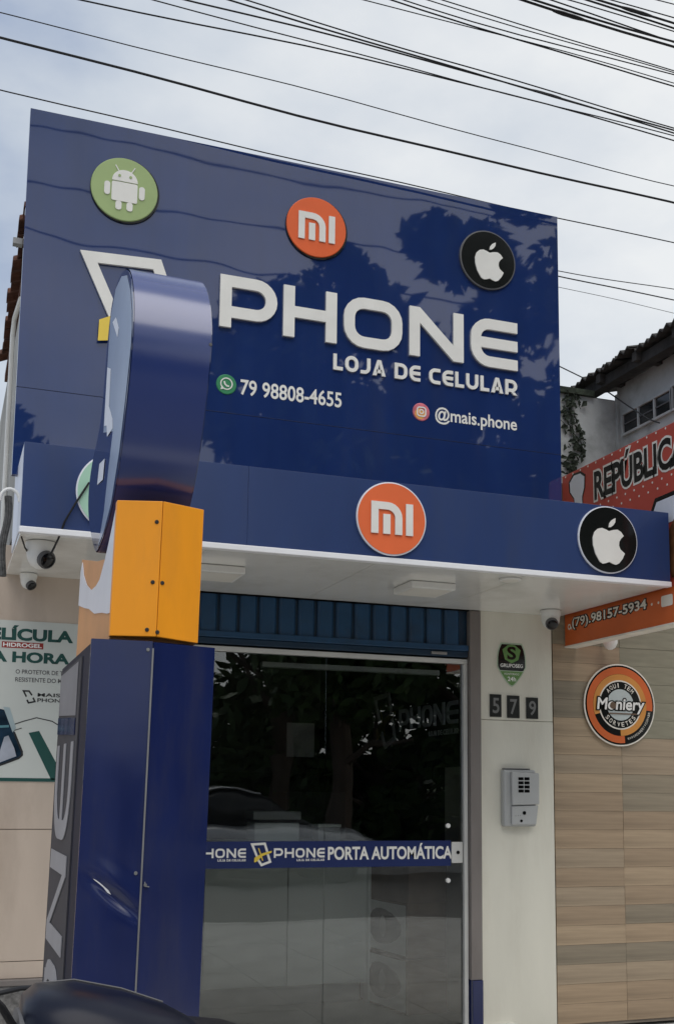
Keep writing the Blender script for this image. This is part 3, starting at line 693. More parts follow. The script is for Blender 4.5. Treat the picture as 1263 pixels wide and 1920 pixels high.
# ------------------------------------------------------------------ poster on the left wall
px0, px1, pz0, pz1 = .06, .668, fz(1.286), fz(2.331)
YP = YL
pt = thing('wall_poster', ((px0+px1)/2, YP, pz0), 'pale advertising poster with dark green lettering on the beige wall', 'poster')
bx('sheet', POSTER, pt, px0, px1, YP-.004, YP-.0003, pz0, pz1)
PP = front(YP-.004)
def ptxt(body, a, b, c, d, mtl=PRINTG, bold=.02): 
    m = MB(); text(m, body, a, b, c, d, PP, .0008, bold); m.build('lettering', mtl, pt)
S_ = lambda v: v*.7813
ptxt('PELÍCULA', S_(.343)-.098, S_(.812), fz(2.200), fz(2.300), bold=.045)
bx('label_strip', PRINTR, pt, S_(.36), S_(.622), YP-.0048, YP-.0042, fz(2.150), fz(2.190))
m = MB(); text(m, 'HIDROGEL', S_(.368), S_(.612), fz(2.157), fz(2.184), PP, .0012, .03); m.build('lettering', PRINTW, pt)
ptxt('NA HORA', S_(.343)-.105, S_(.795), fz(2.056), fz(2.128), bold=.045)
ptxt('O PROTETOR DE TELA MAIS', S_(.455), S_(.90), fz(1.983), fz(2.011), GREYD, .012)
ptxt('RESISTENTE DO MERCADO', S_(.455), S_(.90), fz(1.931), fz(1.960), GREYD, .012)
m = MB(); text(m, 'MAIS', S_(.60), S_(.745), fz(1.838), fz(1.862), PP, .0008, .02); m.build('lettering', PRINTK, pt); m = MB(); text(m, 'PHONE', S_(.60), S_(.775), fz(1.803), fz(1.828), PP, .0008, .02); m.build('lettering', PRINTK, pt)
m = MB(); m.ribbon([(S_(.565), fz(1.845)), (S_(.545), fz(1.872)), (S_(.51), fz(1.872)), (S_(.53), fz(1.835))], .008, PP, .0004, .0008); m.ribbon([(S_(.535), fz(1.815)), (S_(.545), fz(1.795)), (S_(.585), fz(1.805)), (S_(.572), fz(1.83))], .008, PP, .0004, .0008); m.build('print', PRINTK, pt)
# phone picture and film
m = MB(); m.prism([(S_(.12), fz(1.31)), (S_(.345), fz(1.365)), (S_(.505), fz(1.432)), (S_(.527), fz(1.455)), (S_(.525), fz(1.48)), (S_(.47), fz(1.60)), (S_(.395), fz(1.745)), (S_(.12), fz(1.80))], PP, .0004, .0010); m.build('print', mat('print_phone', (.012, .03, .055), .2, var=.7, vscale=9), pt)
m = MB(); m.ribbon([(S_(.12), fz(1.32)), (S_(.345), fz(1.372)), (S_(.50), fz(1.436)), (S_(.520), fz(1.456)), (S_(.518), fz(1.48)), (S_(.465), fz(1.60))], .010, PP, .0011, .0015); m.build('print', PRINTK, pt)
m = MB(); m.prism([(S_(.36), fz(1.395)), (S_(.485), fz(1.448)), (S_(.47), fz(1.50)), (S_(.43), fz(1.58)), (S_(.405), fz(1.57))], PP, .0011, .0014); m.build('print', mat('print_sheen', (.40, .43, .50), .3, var=.3), pt)
m = MB(); m.ribbon([(S_(.33), fz(1.66)), (S_(.37), fz(1.635)), (S_(.43), fz(1.64))], .012, PP, .0011, .0014); m.build('print', mat('print_teal', (.10, .25, .30), .4), pt)
m = MB(); m.prism([(S_(.39), fz(1.765)), (S_(.43), fz(1.76)), (S_(.475), fz(1.63)), (S_(.455), fz(1.60)), (S_(.40), fz(1.735))], PP, .0011, .0014); m.build('print', mat('print_film', (.38, .47, .50), .3), pt)
m = MB(); m.prism([(S_(.555), fz(1.60)), (S_(.62), fz(1.615)), (S_(.80), fz(1.30)), (S_(.71), fz(1.30))], PP, .0004, .0009); m.build('print', PRINTG, pt)
m = MB(); m.ribbon([(S_(.43), fz(1.64)), (S_(.52), fz(1.675)), (S_(.60), fz(1.70)), (S_(.70), fz(1.68)), (S_(.80), fz(1.62))], .005, PP, .0004, .0008); m.ribbon([(S_(.44), fz(1.605)), (S_(.51), fz(1.63))], .004, PP, .0004, .0008); m.build('print', PRINTK, pt)
bx('border', PRINTG, pt, px0, px1, YP-.0049, YP-.0042, pz0+.001, pz0+.018)

# ------------------------------------------------------------------ neighbouring tiled wall
nw = thing('neighbour_wall', (4.4, YW, 0), 'neighbour wall clad in brown wood look plank tiles beside the pillar', 'wall')
bx('core', GROUT, nw, PXR+.006, 6.4, YW+.012, YW+.3, 0, 3.3)
pitch = .1128; colw = .478; x0c = 3.516
pm = {}
rows = int(2.20/pitch)
for i in range(rows+3):
    for j in range(5):
        za = .02+i*pitch; xa = x0c+j*colw
        zone = za > (1.95 if j == 0 else 1.60)+random.uniform(0, .25)
        mt = OLIVE if zone else PLANK[random.randrange(6)]
        key = mt.name
        if key not in pm:
            m = MB(); m.box(0, colw-.0014, -.010, 0, 0, pitch-.0012); pm[key] = m.build('plank_tile', mt, nw, bevel=.0007, seg=1); o = pm[key]
        else: o = pm[key].copy(); COL.objects.link(o); o.parent = nw
        o.location = (xa, YW+.0118+random.uniform(-.0012, .0012), za)
# small tiles under the red sign
sm = None
for i in range(2):
    for j in range(9):
        xa = 3.99+j*.128+(i % 2)*.06; za = .02+(rows+3)*pitch+.002+i*.052
        if sm is None: m = MB(); m.box(0, .122, -.012, 0, 0, .047); sm = m.build('small_tile', OLIVE, nw, bevel=.002, seg=1); o = sm
        else: o = sm.copy(); COL.objects.link(o); o.parent = nw
        o.location = (xa, YW+.0118+random.uniform(-.001, .001), za)
# round ice cream sign
mcx, mcz, mr_ = fx(5.097), fz(1.953), .256
rs = thing('round_sign', (mcx, YW, mcz-mr_), 'round orange and black ice cream sign on the wood look wall', 'sign')
FY = YW-.0095; MR = front(FY)
def layer(poly, mtl, d, name='print'): m = MB(); m.prism(poly, MR, d, d+.0006); return m.build(name, mtl, rs)
MB().lathe([(mr_, 0), (mr_, .006)], (mcx, FY, mcz), (0, -1, 0), 64).build('board', CREAM, rs)
d = .0065
layer(circ(mcx, mcz, mr_*.965, 64), BLACK, d)
def arc(r, wd, a0, a1, mtl, d): m = MB(); m.ribbon(ring_arc(mcx, mcz, r*mr_, rad(a0), rad(a1)), wd*mr_, MR, d, d+.0006); m.build('print', mtl, rs)
arc(.84, .17, -8, 278, REDO, d+.001)
arc(.675, .15, -90, 200, mat('sign_orange', (.62, .27, .06), .4), d+.002)
layer(circ(mcx, mcz, mr_*.60, 56), CREAM, d+.003); layer(circ(mcx, mcz, mr_*.565, 56), BLACK, d+.004); layer(circ(mcx, mcz, mr_*.38, 48), mat('sign_pale', (.50, .56, .56), .4), d+.005)
m = MB(); text_arc(m, 'AQUI TEM', mcx, mcz, mr_*.475, mr_*.11, rad(135), rad(45), MR, d+.006); m.build('lettering', CREAM, rs); m = MB(); text_arc(m, 'SORVETES', mcx, mcz, mr_*.475, mr_*.11, rad(-140), rad(-40), MR, d+.006, inward=True); m.build('lettering', CREAM, rs); m = MB(); text_arc(m, 'WWW.MONIERY.COM.BR', mcx, mcz, mr_*.84, mr_*.06, rad(-75), rad(-12), MR, d+.003, inward=True, bold=0); m.build('lettering', CREAM, rs)
m = MB(); text(m, 'Moniery', mcx-mr_*.68, mcx+mr_*.66, mcz-mr_*.22, mcz+mr_*.17, MR, d+.0075, .10, shear=.12, ref=.04); m.build('lettering', BLACK, rs)
m = MB(); text(m, 'Moniery', mcx-mr_*.68, mcx+mr_*.66, mcz-mr_*.22, mcz+mr_*.17, MR, d+.0085, .022, shear=.12, ref=.04); m.build('lettering', PRINTW, rs)
layer([(mcx-mr_*.35, mcz-mr_*.23), (mcx+mr_*.45, mcz-mr_*.23), (mcx+mr_*.43, mcz-mr_*.20), (mcx-mr_*.33, mcz-mr_*.20)], BROWN, d+.0095)
layer(circ(mcx-mr_*.215, mcz-mr_*.02, mr_*.085, 20), BROWN, d+.0095)

# ------------------------------------------------------------------ red sign of the neighbour, standing out from the wall
XRS = 3.60
rd = thing('red_sign', (XRS, 5.3, 2.26), 'red and orange dotted eatery sign standing out beside the canopy', 'sign')
bx('board', RED, rd, XRS, XRS+.08, 4.35, YW-.002, 2.455, 3.335, bevel=.003)
bx('lower_board', REDO, rd, XRS+.001, XRS+.08, 4.35, YW-.002, 2.262, 2.4545, bevel=.003)
bx('edge_strip', CREAM, rd, XRS-.003, XRS+.083, 4.35, YW-.002, 2.252, 2.2615)
MRS = side(XRS)
m = MB(); text(m, 'REPÚBLICA', -5.580, -4.71, 3.092, 3.311, MRS, .0015, .085, ref=.03); m.build('lettering', CREAM, rd)
m = MB(); text(m, 'REPÚBLICA', -5.580, -4.71, 3.092, 3.311, MRS, .0022, .03); m.build('lettering', BLACK, rd)
m = MB(); text(m, '(79).98157-5934', -5.852, -5.092, 2.352, 2.424, MRS, .0015, .095, ref=.02); m.build('lettering', BLACK, rd)
m = MB(); text(m, '(79).98157-5934', -5.852, -5.092, 2.352, 2.424, MRS, .0022, .02); m.build('lettering', CREAM, rd)
m = MB(); m.ribbon(circ(-5.885, 2.375, .014, 16), .007, MRS, .001, .002, True); m.build('print', CREAM, rd)
dots = MB()
for row, z in enumerate((3.322, 3.055, 3.01, 2.86, 2.75, 2.60)):
    for k in range(30):
        u = -5.9+k*.085+(row % 2)*.04
        if u > -4.37: continue
        dots.prism(circ(u, z, .0065, 8), MRS, .0005, .0012)
for u in (-5.865, -5.045, -4.985, -4.80): dots.prism(circ(u, 2.385 if u > -5.8 else 2.365, .008, 8), MRS, .0005, .0012)
tag(dots.build('dots', CREAM, rd), kind='stuff')
# cook's hat picture and the food picture
hat = [(-5.79, 3.08), (-5.80, 3.16), (-5.845, 3.21), (-5.85, 3.27), (-5.80, 3.305), (-5.73, 3.30), (-5.685, 3.27), (-5.69, 3.20), (-5.715, 3.15), (-5.71, 3.07)]
m = MB(); m.prism([(-5.76+(a+5.76)*1.16, 3.19+(b-3.19)*1.12) for a, b in hat], MRS, .0013, .0018); m.build('print', BLACK, rd)
m = MB(); m.prism(hat, MRS, .002, .0025); m.build('print', VINYL, rd)
m = MB(); m.prism([(-5.09, 2.80), (-4.99, 2.96), (-4.4, 2.97), (-4.4, 2.80)], MRS, .0013, .0018); m.build('print', BLACK, rd)
m = MB(); m.prism([(-5.06, 2.80), (-4.975, 2.935), (-4.4, 2.945), (-4.4, 2.80)], MRS, .002, .0025); m.build('print', VINYL, rd)
m = MB(); m.prism([(-4.86, 2.50), (-4.90, 2.62), (-4.88, 2.75), (-4.80, 2.84), (-4.6, 2.86), (-4.4, 2.80), (-4.4, 2.50)], MRS, .0028, .0033); m.build('print', mat('burger_brown', (.12, .05, .02), .5, var=.7, vscale=14), rd)
m = MB(); m.prism(rrect(-4.96, -4.86, 2.355, 2.415, .012), MRS, .0012, .0018); m.build('print', CREAM, rd)
tag(MB().lathe([(.045, 0), (.045, .02), (.03, .05), (.012, .062)], (3.86, YW-.10, 2.305), (0, 0, -1), 20).build('spot_lamp', WHITE, smooth=True), 'small pale spot lamp peeping out below the red sign', 'lamp')
bx('lamp_arm', GALV, bpy.data.objects['spot_lamp'], 3.85, 3.87, YW-.11, YW-.001, 2.306, 2.32)

# ------------------------------------------------------------------ old building behind on the right
XO = 4.3
ob = thing('old_building', (5.5, 6.6, 0), 'weathered grey upper storey with dark corrugated roof and louvre window', 'building')
bx('side_wall', OLDWALL, ob, XO, XO+.2, 4.6, 6.36, 3.31, 4.16)
bx('rear_wall', OLDWALL, ob, 3.35, XO+.2, 6.3605, 6.56, 3.2, 4.06)
bx('corner_strip', OLDWALL, ob, XO-.02, XO+.001, 6.33, 6.359, 3.31, 4.1)
bx('wall_cap', MOSS, ob, 3.30, 4.1, 6.33, 6.6, 4.06, 4.10)
bx('window_frame', OLDWALL, ob, XO-.022, XO-.0005, 5.50, 5.53, 3.75, 4.02)
for (ya, yb, z0_, z1_) in ((5.745, 6.28, 3.80, 3.93), (5.20, 5.735, 3.80, 3.945)):
    wdw = bx('window', WGLASS, ob, XO-.006, XO-.001, ya, yb, z0_, z1_)
    for (a, b, c, dd) in ((ya-.008, yb+.008, z1_, z1_+.016), (ya-.008, yb+.008, z0_-.016, z0_), (ya-.01, ya+.006, z0_, z1_), (yb-.006, yb+.01, z0_, z1_)):
        bx('window_frame', OLDWALL, wdw, XO-.020, XO-.0008, a, b, c+.0005, dd-.0005)
    for q in range(1, 3):
        yq = ya+(yb-ya)*q/3; bx('mullion', OLDWALL, wdw, XO-.018, XO-.0062, yq-.008, yq+.008, z0_+.001, z1_-.001)
    bx('louvre', GREYD, wdw, XO-.012, XO-.0062, ya+.01, yb-.01, (z0_+z1_)/2-.004, (z0_+z1_)/2+.004)
# stained growth on the rear wall corner
m = MB()
for i in range(240):
    z = random.uniform(3.32, 4.08); x = 3.93+random.gauss(0, .035)+.03*math.sin(z*14); y = 6.355-random.uniform(0, .02); s_ = random.uniform(.012, .035)
    a = random.uniform(0, 3.1)
    m.add([(x-s_*math.cos(a), y, z-s_*math.sin(a)), (x+s_*.5, y-.012, z-s_*.4), (x+s_*math.cos(a), y-.004, z+s_*math.sin(a)), (x-s_*.4, y-.01, z+s_*.5)], [(0, 1, 2, 3)])
tag(m.build('growth', MOSS, ob), kind='stuff')
# corrugated roof sheets along the eave
for i in range(12):
    ya = 4.9+i*.16; m = MB(); vs = []
    for xq, zq in ((XO-.22, 4.215), (XO+.6, 4.42)):
        for k in range(9):
            vs.append((xq, ya+.158*k/8, zq+.016*math.sin(k/8*math.pi*4)))
    vs += [(a, b, c-.012) for a, b, c in vs]
    fs = []
    for k in range(8):
        fs += [(k, k+1, 9+k+1, 9+k), (18+k, 27+k, 27+k+1, 18+k+1), (k, 18+k, 18+k+1, k+1), (9+k, 10+k, 28+k, 27+k)]
    dz = random.uniform(-.012, .012); dx = random.uniform(-.025, .02)
    m.add([(a+dx, b, c+dz) for a, b, c in vs], fs); m.build('roof_sheet', ROOFD, ob)
bx('eave_beam', ROOFD, ob, XO-.16, XO-.08, 4.9, 6.80, 4.12, 4.19)
for i in range(5): bx('rafter', ROOFD, ob, XO-.20, XO+.3, 5.0+i*.42, 5.05+i*.42, 4.14, 4.20)

# ------------------------------------------------------------------ totem sign at the pavement
tt = thing('totem_sign', (.585, 3.9, 0), 'tall leaning totem with blue base, orange box and round blue head', 'sign', rot=(0, rad(1.0), 0))
TX0, TX1, TXS = .401, .792, .587
# base front panels, the left one dented
def panel(xa, ya, xb, yb, z0, z1, name, mtl, dent=None, nx=26, nz_=70):
    m = MB(); vs = []
    for j in range(nz_+1):
        for i in range(nx+1):
            u = i/nx; z = z0+(z1-z0)*j/nz_; x = xa+(xb-xa)*u; y = ya+(yb-ya)*u
            if dent: y += dent(x, z)
            vs.append((x, y, z))
    fs = [(j*(nx+1)+i, j*(nx+1)+i+1, (j+1)*(nx+1)+i+1, (j+1)*(nx+1)+i) for j in range(nz_) for i in range(nx)]
    n0 = len(vs)
    bl, br, tl, tr = 0, nx, nz_*(nx+1), nz_*(nx+1)+nx
    vs += [(xa+.002, ya+.03, z0), (xb-.002, yb+.03, z0), (xa+.002, ya+.03, z1), (xb-.002, yb+.03, z1)]
    fs += [(n0, n0+2, tl, *[k*(nx+1) for k in range(nz_-1, -1, -1)]), (n0+1, *[k*(nx+1)+nx for k in range(0, nz_+1)], n0+3)]
    fs += [(n0, *range(0, nx+1), n0+1), (n0+3, *range(tr, tl-1, -1), n0+2), (n0, n0+1, n0+3, n0+2)]
    m.add(vs, fs); return m.build(name, mtl, tt, smooth=True, angle=35)
def dent(x, z):
    # crease running down to the right across the panel
    u = (x-.445)/.16; zc_ = 1.085-.115*u; dlt = (z-zc_)
    fall = math.exp(-((u-.45)/.42)**2)
    return fall*(.013*math.exp(-(dlt/.022)**2)-.004*math.exp(-((dlt-.05)/.035)**2))
panel(TX0, 3.484, TXS-.0012, 3.45, 0, 1.822, 'base_panel', BLUE2, dent, 90, 380)
panel(TXS+.0012, 3.45, TX1, 3.484, 0, 1.820, 'base_panel', BLUE2, None, 2, 4)
m = MB(); m.add([(TX0+.004, 3.515, 0), (TX0+.004, 4.36, 0), (TX1-.004, 4.36, 0), (TX1-.004, 3.515, 0), (TX0+.004, 3.515, 1.812), (TX0+.004, 4.36, 1.812), (TX1-.004, 4.36, 1.812), (TX1-.004, 3.515, 1.812)], [(0, 1, 2, 3), (7, 6, 5, 4), (0, 4, 5, 1), (1, 5, 6, 2), (2, 6, 7, 3), (3, 7, 4, 0)])
m.build('base_core', mat('base_core_navy', (.010, .012, .03), .6, ior=1.3), tt)
bx('corner_strip', GALV, tt, TXS-.0025, TXS+.0025, 3.446, 3.4495, .02, 1.80)
# side plate with large turned letters
bx('side_plate', SIDEG, tt, TX0-.001, TX0+.0035, 3.70, 4.335, .05, 1.79)
# letters read upwards: u along z, v along +y (away from the street)
SU = sideup(TX0-.0012, 3.77, 0)
zz = 1.175
hL = .50
for c, za, wz in (('E', 1.185, .33), ('N', .82, .32), ('O', .45, .32), ('H', .09, .31)):
    m = MB(); draw_glyph(m, c, za, 0.0, wz, hL, .066, SU, .001, .004); m.build('letter', SIDEL, tt)
m = MB(); m.prism([(1.60, .0), (1.78, .0), (1.78, .55), (1.63, .55)], SU, .001, .002); m.build('side_patch', mat('side_pale', (.20, .20, .22), .5), tt)  # paler patch across the top of the side plate
m = MB(); m.prism([(1.535, .0), (1.592, .0), (1.622, .55), (1.56, .55)], SU, .001, .003); m.build('side_patch', BLUE2, tt)  # slanting dark blue strip under the paler patch
m = MB(); m.prism([(.446, 1.092), (.456, 1.0875), (.470, 1.078), (.484, 1.066), (.494, 1.058), (.503, 1.044), (.492, 1.050), (.480, 1.064), (.466, 1.0765), (.454, 1.085)], lambda u, v, d: (u, 3.484-(u-TX0)/(TXS-TX0)*.034+dent(u, v)-d, v), .0004, .0016); m.build('dent_glint', mat('glint_pale', (.85, .85, .86), .25), tt)  # bright sliver laid along the dent to stand for its highlight
# screws and scuffs on the base
for x, z in ((.572, 1.795), (.57, 1.11), (.600, 1.075), (.566, .62)):
    MB().lathe([(.006, 0), (.005, .003)], (x, 3.4525, z), (0, -1, 0), 10).build('screw', GALV, tt)
MB().tube([(.598, 3.447, 1.085), (.598, 3.446, 1.072), (.612, 3.447, 1.070)], .0022, 5).build('hook', GALV, tt)
# orange box
OX0, OX1, OXS = .455, .734, .596
OZ0, OZ1 = 1.834, 2.268
def opanel(xa, ya, xb, yb, za_l, za_r, zb_l, zb_r):
    m = MB(); m.add([(xa, ya, za_l), (xb, yb, za_r), (xb, yb, zb_r), (xa, ya, zb_l), (xa, ya+.03, za_l), (xb, yb+.03, za_r), (xb, yb+.03, zb_r), (xa, ya+.03, zb_l)], [(0, 1, 2, 3), (7, 6, 5, 4), (0, 4, 5, 1), (1, 5, 6, 2), (2, 6, 7, 3), (3, 7, 4, 0)])
    return m.build('orange_panel', ORANGE, tt, bevel=.002)
opanel(OX0, 3.478, OXS-.0007, 3.45, OZ0, OZ0+.004, OZ1, OZ1+.006)
opanel(OXS+.0007, 3.45, OX1, 3.476, OZ0+.004, OZ0-.004, OZ1+.006, OZ1)
m = MB(); m.prism([(-a, b) for a, b in [(3.5085, 1.828), (4.41, 1.828), (4.41, 2.256), (3.95, 2.160), (3.707, 2.122), (3.63, 2.165), (3.56, 2.212), (3.5085, 2.256)]], side(OX0+.004), -(OX1-OX0-.008), 0.0)
m.build('orange_core', mat('orange_side', (.62, .30, .12), .45, var=.08), tt)
for x, z in ((.579, 2.205), (.576, 2.010), (.606, 2.010), (.566, 1.858), (.598, 1.852)):
    yy = 3.45+abs(x-OXS)*.2
    MB().lathe([(.0065, -.002), (.0065, .002), (.005, .0035)], (x, yy, z), (0, -1, 0), 12).build('bolt', PRINTK, tt)
# torn white vinyl on the left side of the orange box
stk = [(3.515, 2.245), (3.565, 2.205), (3.635, 2.158), (3.70, 2.118), (3.808, 2.070), (3.898, 2.063), (4.027, 2.069), (4.176, 2.114), (4.30, 2.175), (4.36, 2.235), (4.405, 2.204), (4.408, 2.072), (4.2, 2.03), (4.066, 2.007), (3.9, 1.965), (3.706, 1.94), (3.579, 1.918), (3.515, 1.911)]
m = MB(); m.prism([(-a, b) for a, b in stk], side(OX0+.0035), .0006, .003); m.build('torn_vinyl', VINYL, tt)
# round head: profile in the y-z plane, extruded across
HX0, HX1 = .453, .705
cy_, cz_, R_ = 3.857, 2.70, .511
fr_pts = [(3.913, 2.178), (3.738, 2.208), (3.594, 2.262), (3.50, 2.345), (3.44, 2.43), (3.395, 2.53), (3.36, 2.63), (3.335, 2.73), (3.332, 2.80), (3.347, 2.86), (3.375, 2.92), (3.415, 2.975), (3.465, 3.025), (3.53, 3.07), (3.61, 3.105), (3.70, 3.128), (3.80, 3.132)]
re_pts = [(3.88, 3.115), (3.93, 3.06), (3.96, 2.96), (3.975, 2.85), (4.0, 2.72), (4.08, 2.65), (4.19, 2.61), (4.25, 2.56), (4.277, 2.50), (4.262, 2.43), (4.205, 2.36), (4.10, 2.28), (4.0, 2.215)]
def smooth_closed(pts, it=2):
    for _ in range(it):
        q = []
        for i in range(len(pts)):
            a = pts[i]; b = pts[(i+1) % len(pts)]
            q += [(a[0]*.75+b[0]*.25, a[1]*.75+b[1]*.25), (a[0]*.25+b[0]*.75, a[1]*.25+b[1]*.75)]
        pts = q
    return pts
prof = smooth_closed(fr_pts+re_pts, 2)
m = MB(); n = len(prof)
m.add([(HX0+.0035, a, b) for a, b in prof]+[(HX1-.0035, a, b) for a, b in prof], [(i, (i+1) % n, n+(i+1) % n, n+i) for i in range(n)])
m.build('head_rim', BLUE3, tt, smooth=True, angle=60)
for xa, xb in ((HX0, HX0+.003), (HX1-.003, HX1)):
    pf = [(cy_+(a-cy_)*.992, cz_+(b-cz_)*.992) for a, b in prof]
    m = MB(); m.add([(xa, a, b) for a, b in pf]+[(xb, a, b) for a, b in pf], [tuple(range(n)), tuple(range(2*n-1, n-1, -1))]+[(i, (i+1) % n, n+(i+1) % n, n+i) for i in range(n)])
    m.build('head_face', BLUE, tt) if xa > .6 else m.build('head_face', BLUE, tt)
# pale marks on the head's left face
SF = side(HX0-.0002)
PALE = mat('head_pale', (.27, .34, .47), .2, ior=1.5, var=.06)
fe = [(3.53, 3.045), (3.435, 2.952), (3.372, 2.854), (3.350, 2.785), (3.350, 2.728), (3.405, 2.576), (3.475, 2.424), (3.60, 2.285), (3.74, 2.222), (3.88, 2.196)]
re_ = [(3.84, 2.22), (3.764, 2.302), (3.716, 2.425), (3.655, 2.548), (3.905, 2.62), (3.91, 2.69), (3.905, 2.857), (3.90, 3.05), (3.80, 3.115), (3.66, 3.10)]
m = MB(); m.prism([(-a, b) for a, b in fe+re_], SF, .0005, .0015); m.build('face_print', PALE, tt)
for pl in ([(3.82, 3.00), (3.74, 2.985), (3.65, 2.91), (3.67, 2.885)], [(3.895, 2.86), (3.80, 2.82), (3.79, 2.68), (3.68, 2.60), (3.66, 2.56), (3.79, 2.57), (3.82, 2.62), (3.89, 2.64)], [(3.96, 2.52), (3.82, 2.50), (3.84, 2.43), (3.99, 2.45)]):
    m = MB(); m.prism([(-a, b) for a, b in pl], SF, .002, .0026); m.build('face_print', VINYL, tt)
MB().lathe([(.006, 0), (.005, .003)], (.7, 3.334, 2.77), (0, -1, 0), 10).build('screw', GREYD, tt)

# ------------------------------------------------------------------ hanging cable bundle at the far left
cb = thing('cable_bundle', (.245, 5.05, 2.3), 'grey bundle of cables tied under a white loop beside the canopy', 'cables')
for i in range(9):
    a = i*.7; r = .012
    path = []
    for k in range(9):
        z = 2.64-.36*k/8
        path.append((.236+.008*math.sin(k*.9)+r*math.cos(a+k*.12)-.012*(k/8), 5.02+r*math.sin(a+k*.12), z))
    MB().tube(path, .0048, 6).build('cable', mat('cable_grey', (.09, .09, .09), .8, var=.4, vscale=40, bump=.6), cb, smooth=True)
MB().tube([(.20+.042*(1-math.cos(math.pi*k/10)), 5.0, 2.615+.055*math.sin(math.pi*k/10)) for k in range(11)], .0075, 8).build('loop', WHITE, cb, smooth=True)

# ------------------------------------------------------------------ parked motorcycle
MZ = 0.0
mo = thing('motorcycle', (.15, 2.18, 0), 'dark parked motorcycle whose tank and black seat show at the bottom edge', 'motorcycle')
cyM = 2.18
def loft(secs, name, mtl, n=20, parent=mo, sub=True):
    # secs: (x, zc, half width, half height, power)
    m = MB(); vs = []
    for x, zc, hw, hh, pw in secs:
        for k in range(n):
            t = 2*math.pi*k/n; c, s = math.cos(t), math.sin(t)
            vs.append((x, cyM+hw*math.copysign(abs(c)**pw, c), zc+hh*math.copysign(abs(s)**pw, s)))
    M_ = len(secs)
    fs = [(i*n+k, i*n+(k+1) % n, (i+1)*n+(k+1) % n, (i+1)*n+k) for i in range(M_-1) for k in range(n)]+[tuple(range(n)), tuple((M_-1)*n+k for k in range(n-1, -1, -1))]
    m.add(vs, fs); return m.build(name, mtl, parent, smooth=True, angle=50)
loft([(.165, .875, .04, .06, .8), (.175, .90, .10, .088, .75), (.20, .909, .13, .095, .75), (.27, .906, .145, .098, .75), (.36, .891, .145, .092, .75), (.44, .873, .125, .083, .8), (.50, .855, .10, .068, .85), (.54, .838, .07, .045, .9)], 'fuel_tank', NAVYP, 28)
for q in range(3): loft([(.160+q*.022, .868, .05+.03*q, .07, .9), (.165+q*.022, .873, .128+.006*q, .088+.004*q, .8), (.174+q*.022, .874, .130+.006*q, .088+.004*q, .8), (.179+q*.022, .868, .10, .07, .9)], 'tank_shroud', GREYD, 24)
loft([(.43, .880, .07, .03, .8), (.47, .889, .10, .042, .8), (.56, .867, .12, .05, .75), (.68, .83, .13, .045, .75), (.80, .82, .135, .045, .75), (.98, .83, .12, .04, .8), (1.12, .84, .08, .025, .8)], 'seat', SEATM, 24)
MB().tube([(.20, cyM+.045, 1.0), (.27, cyM+.05, 1.003), (.36, cyM+.048, .983), (.44, cyM+.04, .955)], .0022, 6).build('tank_seam', GREYD, mo, smooth=True)
MB().tube([(.445, cyM+.11, .885), (.52, cyM+.121, .885), (.64, cyM+.131, .855), (.80, cyM+.137, .838), (.98, cyM+.12, .845)], .004, 6).build('seat_piping', GREYP, mo, smooth=True)
loft([(.80, .74, .05, .04, .8), (.95, .76, .10, .05, .8), (1.15, .80, .08, .05, .8), (1.27, .82, .04, .03, .8)], 'tail_cover', NAVYP, 18)
MB().lathe([(.001, 0), (.045, .005), (.04, .03)], (1.28, cyM, .80), (1, 0, 0), 16).build('tail_light', TAIL, mo, smooth=True)
def wheel(x, r, name):
    prof = [(r-.10, -.045), (r-.04, -.052), (r-.01, -.03), (r, 0), (r-.01, .03), (r-.04, .052), (r-.10, .045), (r-.10, -.045)]
    t = MB().lathe(prof, (x, cyM, r), (0, 1, 0), 36, cap=False).build(name, TYRE, mo, smooth=True)
    MB().lathe([(r-.10, -.03), (r-.10, .03), (r-.125, .025), (r-.125, -.025), (r-.10, -.03)], (x, cyM, r), (0, 1, 0), 36, cap=False).build('rim', GALV, t, smooth=True)
    MB().lathe([(.04, -.06), (.05, -.03), (.05, .03), (.04, .06)], (x, cyM, r), (0, 1, 0), 16).build('hub', GALV, t, smooth=True)
    m = MB()
    for k in range(12):
        a = 2*math.pi*k/12
        m.tube([(x+.045*math.cos(a), cyM+.02*(-1)**k, r+.045*math.sin(a)), (x+(r-.12)*math.cos(a), cyM, r+(r-.12)*math.sin(a))], .004, 5)
    m.build('spokes', CHROME, t)
wheel(-.42, .30, 'wheel'); wheel(.92, .29, 'wheel')
for s in (-1, 1): MB().tube([(-.42, cyM+.085*s, .30), (-.20, cyM+.085*s, .93)], .022, 10).build('fork', CHROME, mo, smooth=True)
MB().tube([(-.08, cyM-.36, .985), (-.13, cyM-.22, 1.01), (-.19, cyM-.06, .96), (-.19, cyM+.06, .96), (-.13, cyM+.22, 1.01), (-.08, cyM+.36, .985)], .012, 8).build('handlebar', GREYD, mo, smooth=True)
for s in (-1, 1): MB().tube([(-.11, cyM+.25*s, 1.0), (-.075, cyM+.38*s, .983)], .018, 10).build('grip', SEATM, mo, smooth=True)
loft([(-.36, .84, .05, .05, 1), (-.35, .84, .085, .085, 1), (-.27, .85, .095, .095, 1), (-.2, .86, .06, .06, 1)], 'headlight_shell', NAVYP, 20)
MB().lathe([(.002, .012), (.06, .008), (.08, 0)], (-.357, cyM, .84), (-1, 0, 0), 20).build('headlight_lens', CHROME, mo, smooth=True)
loft([(-.70, .50, .03, .015, 1), (-.60, .585, .06, .018, 1), (-.42, .632, .065, .02, 1), (-.24, .59, .06, .018, 1)], 'mudguard', NAVYP, 12)
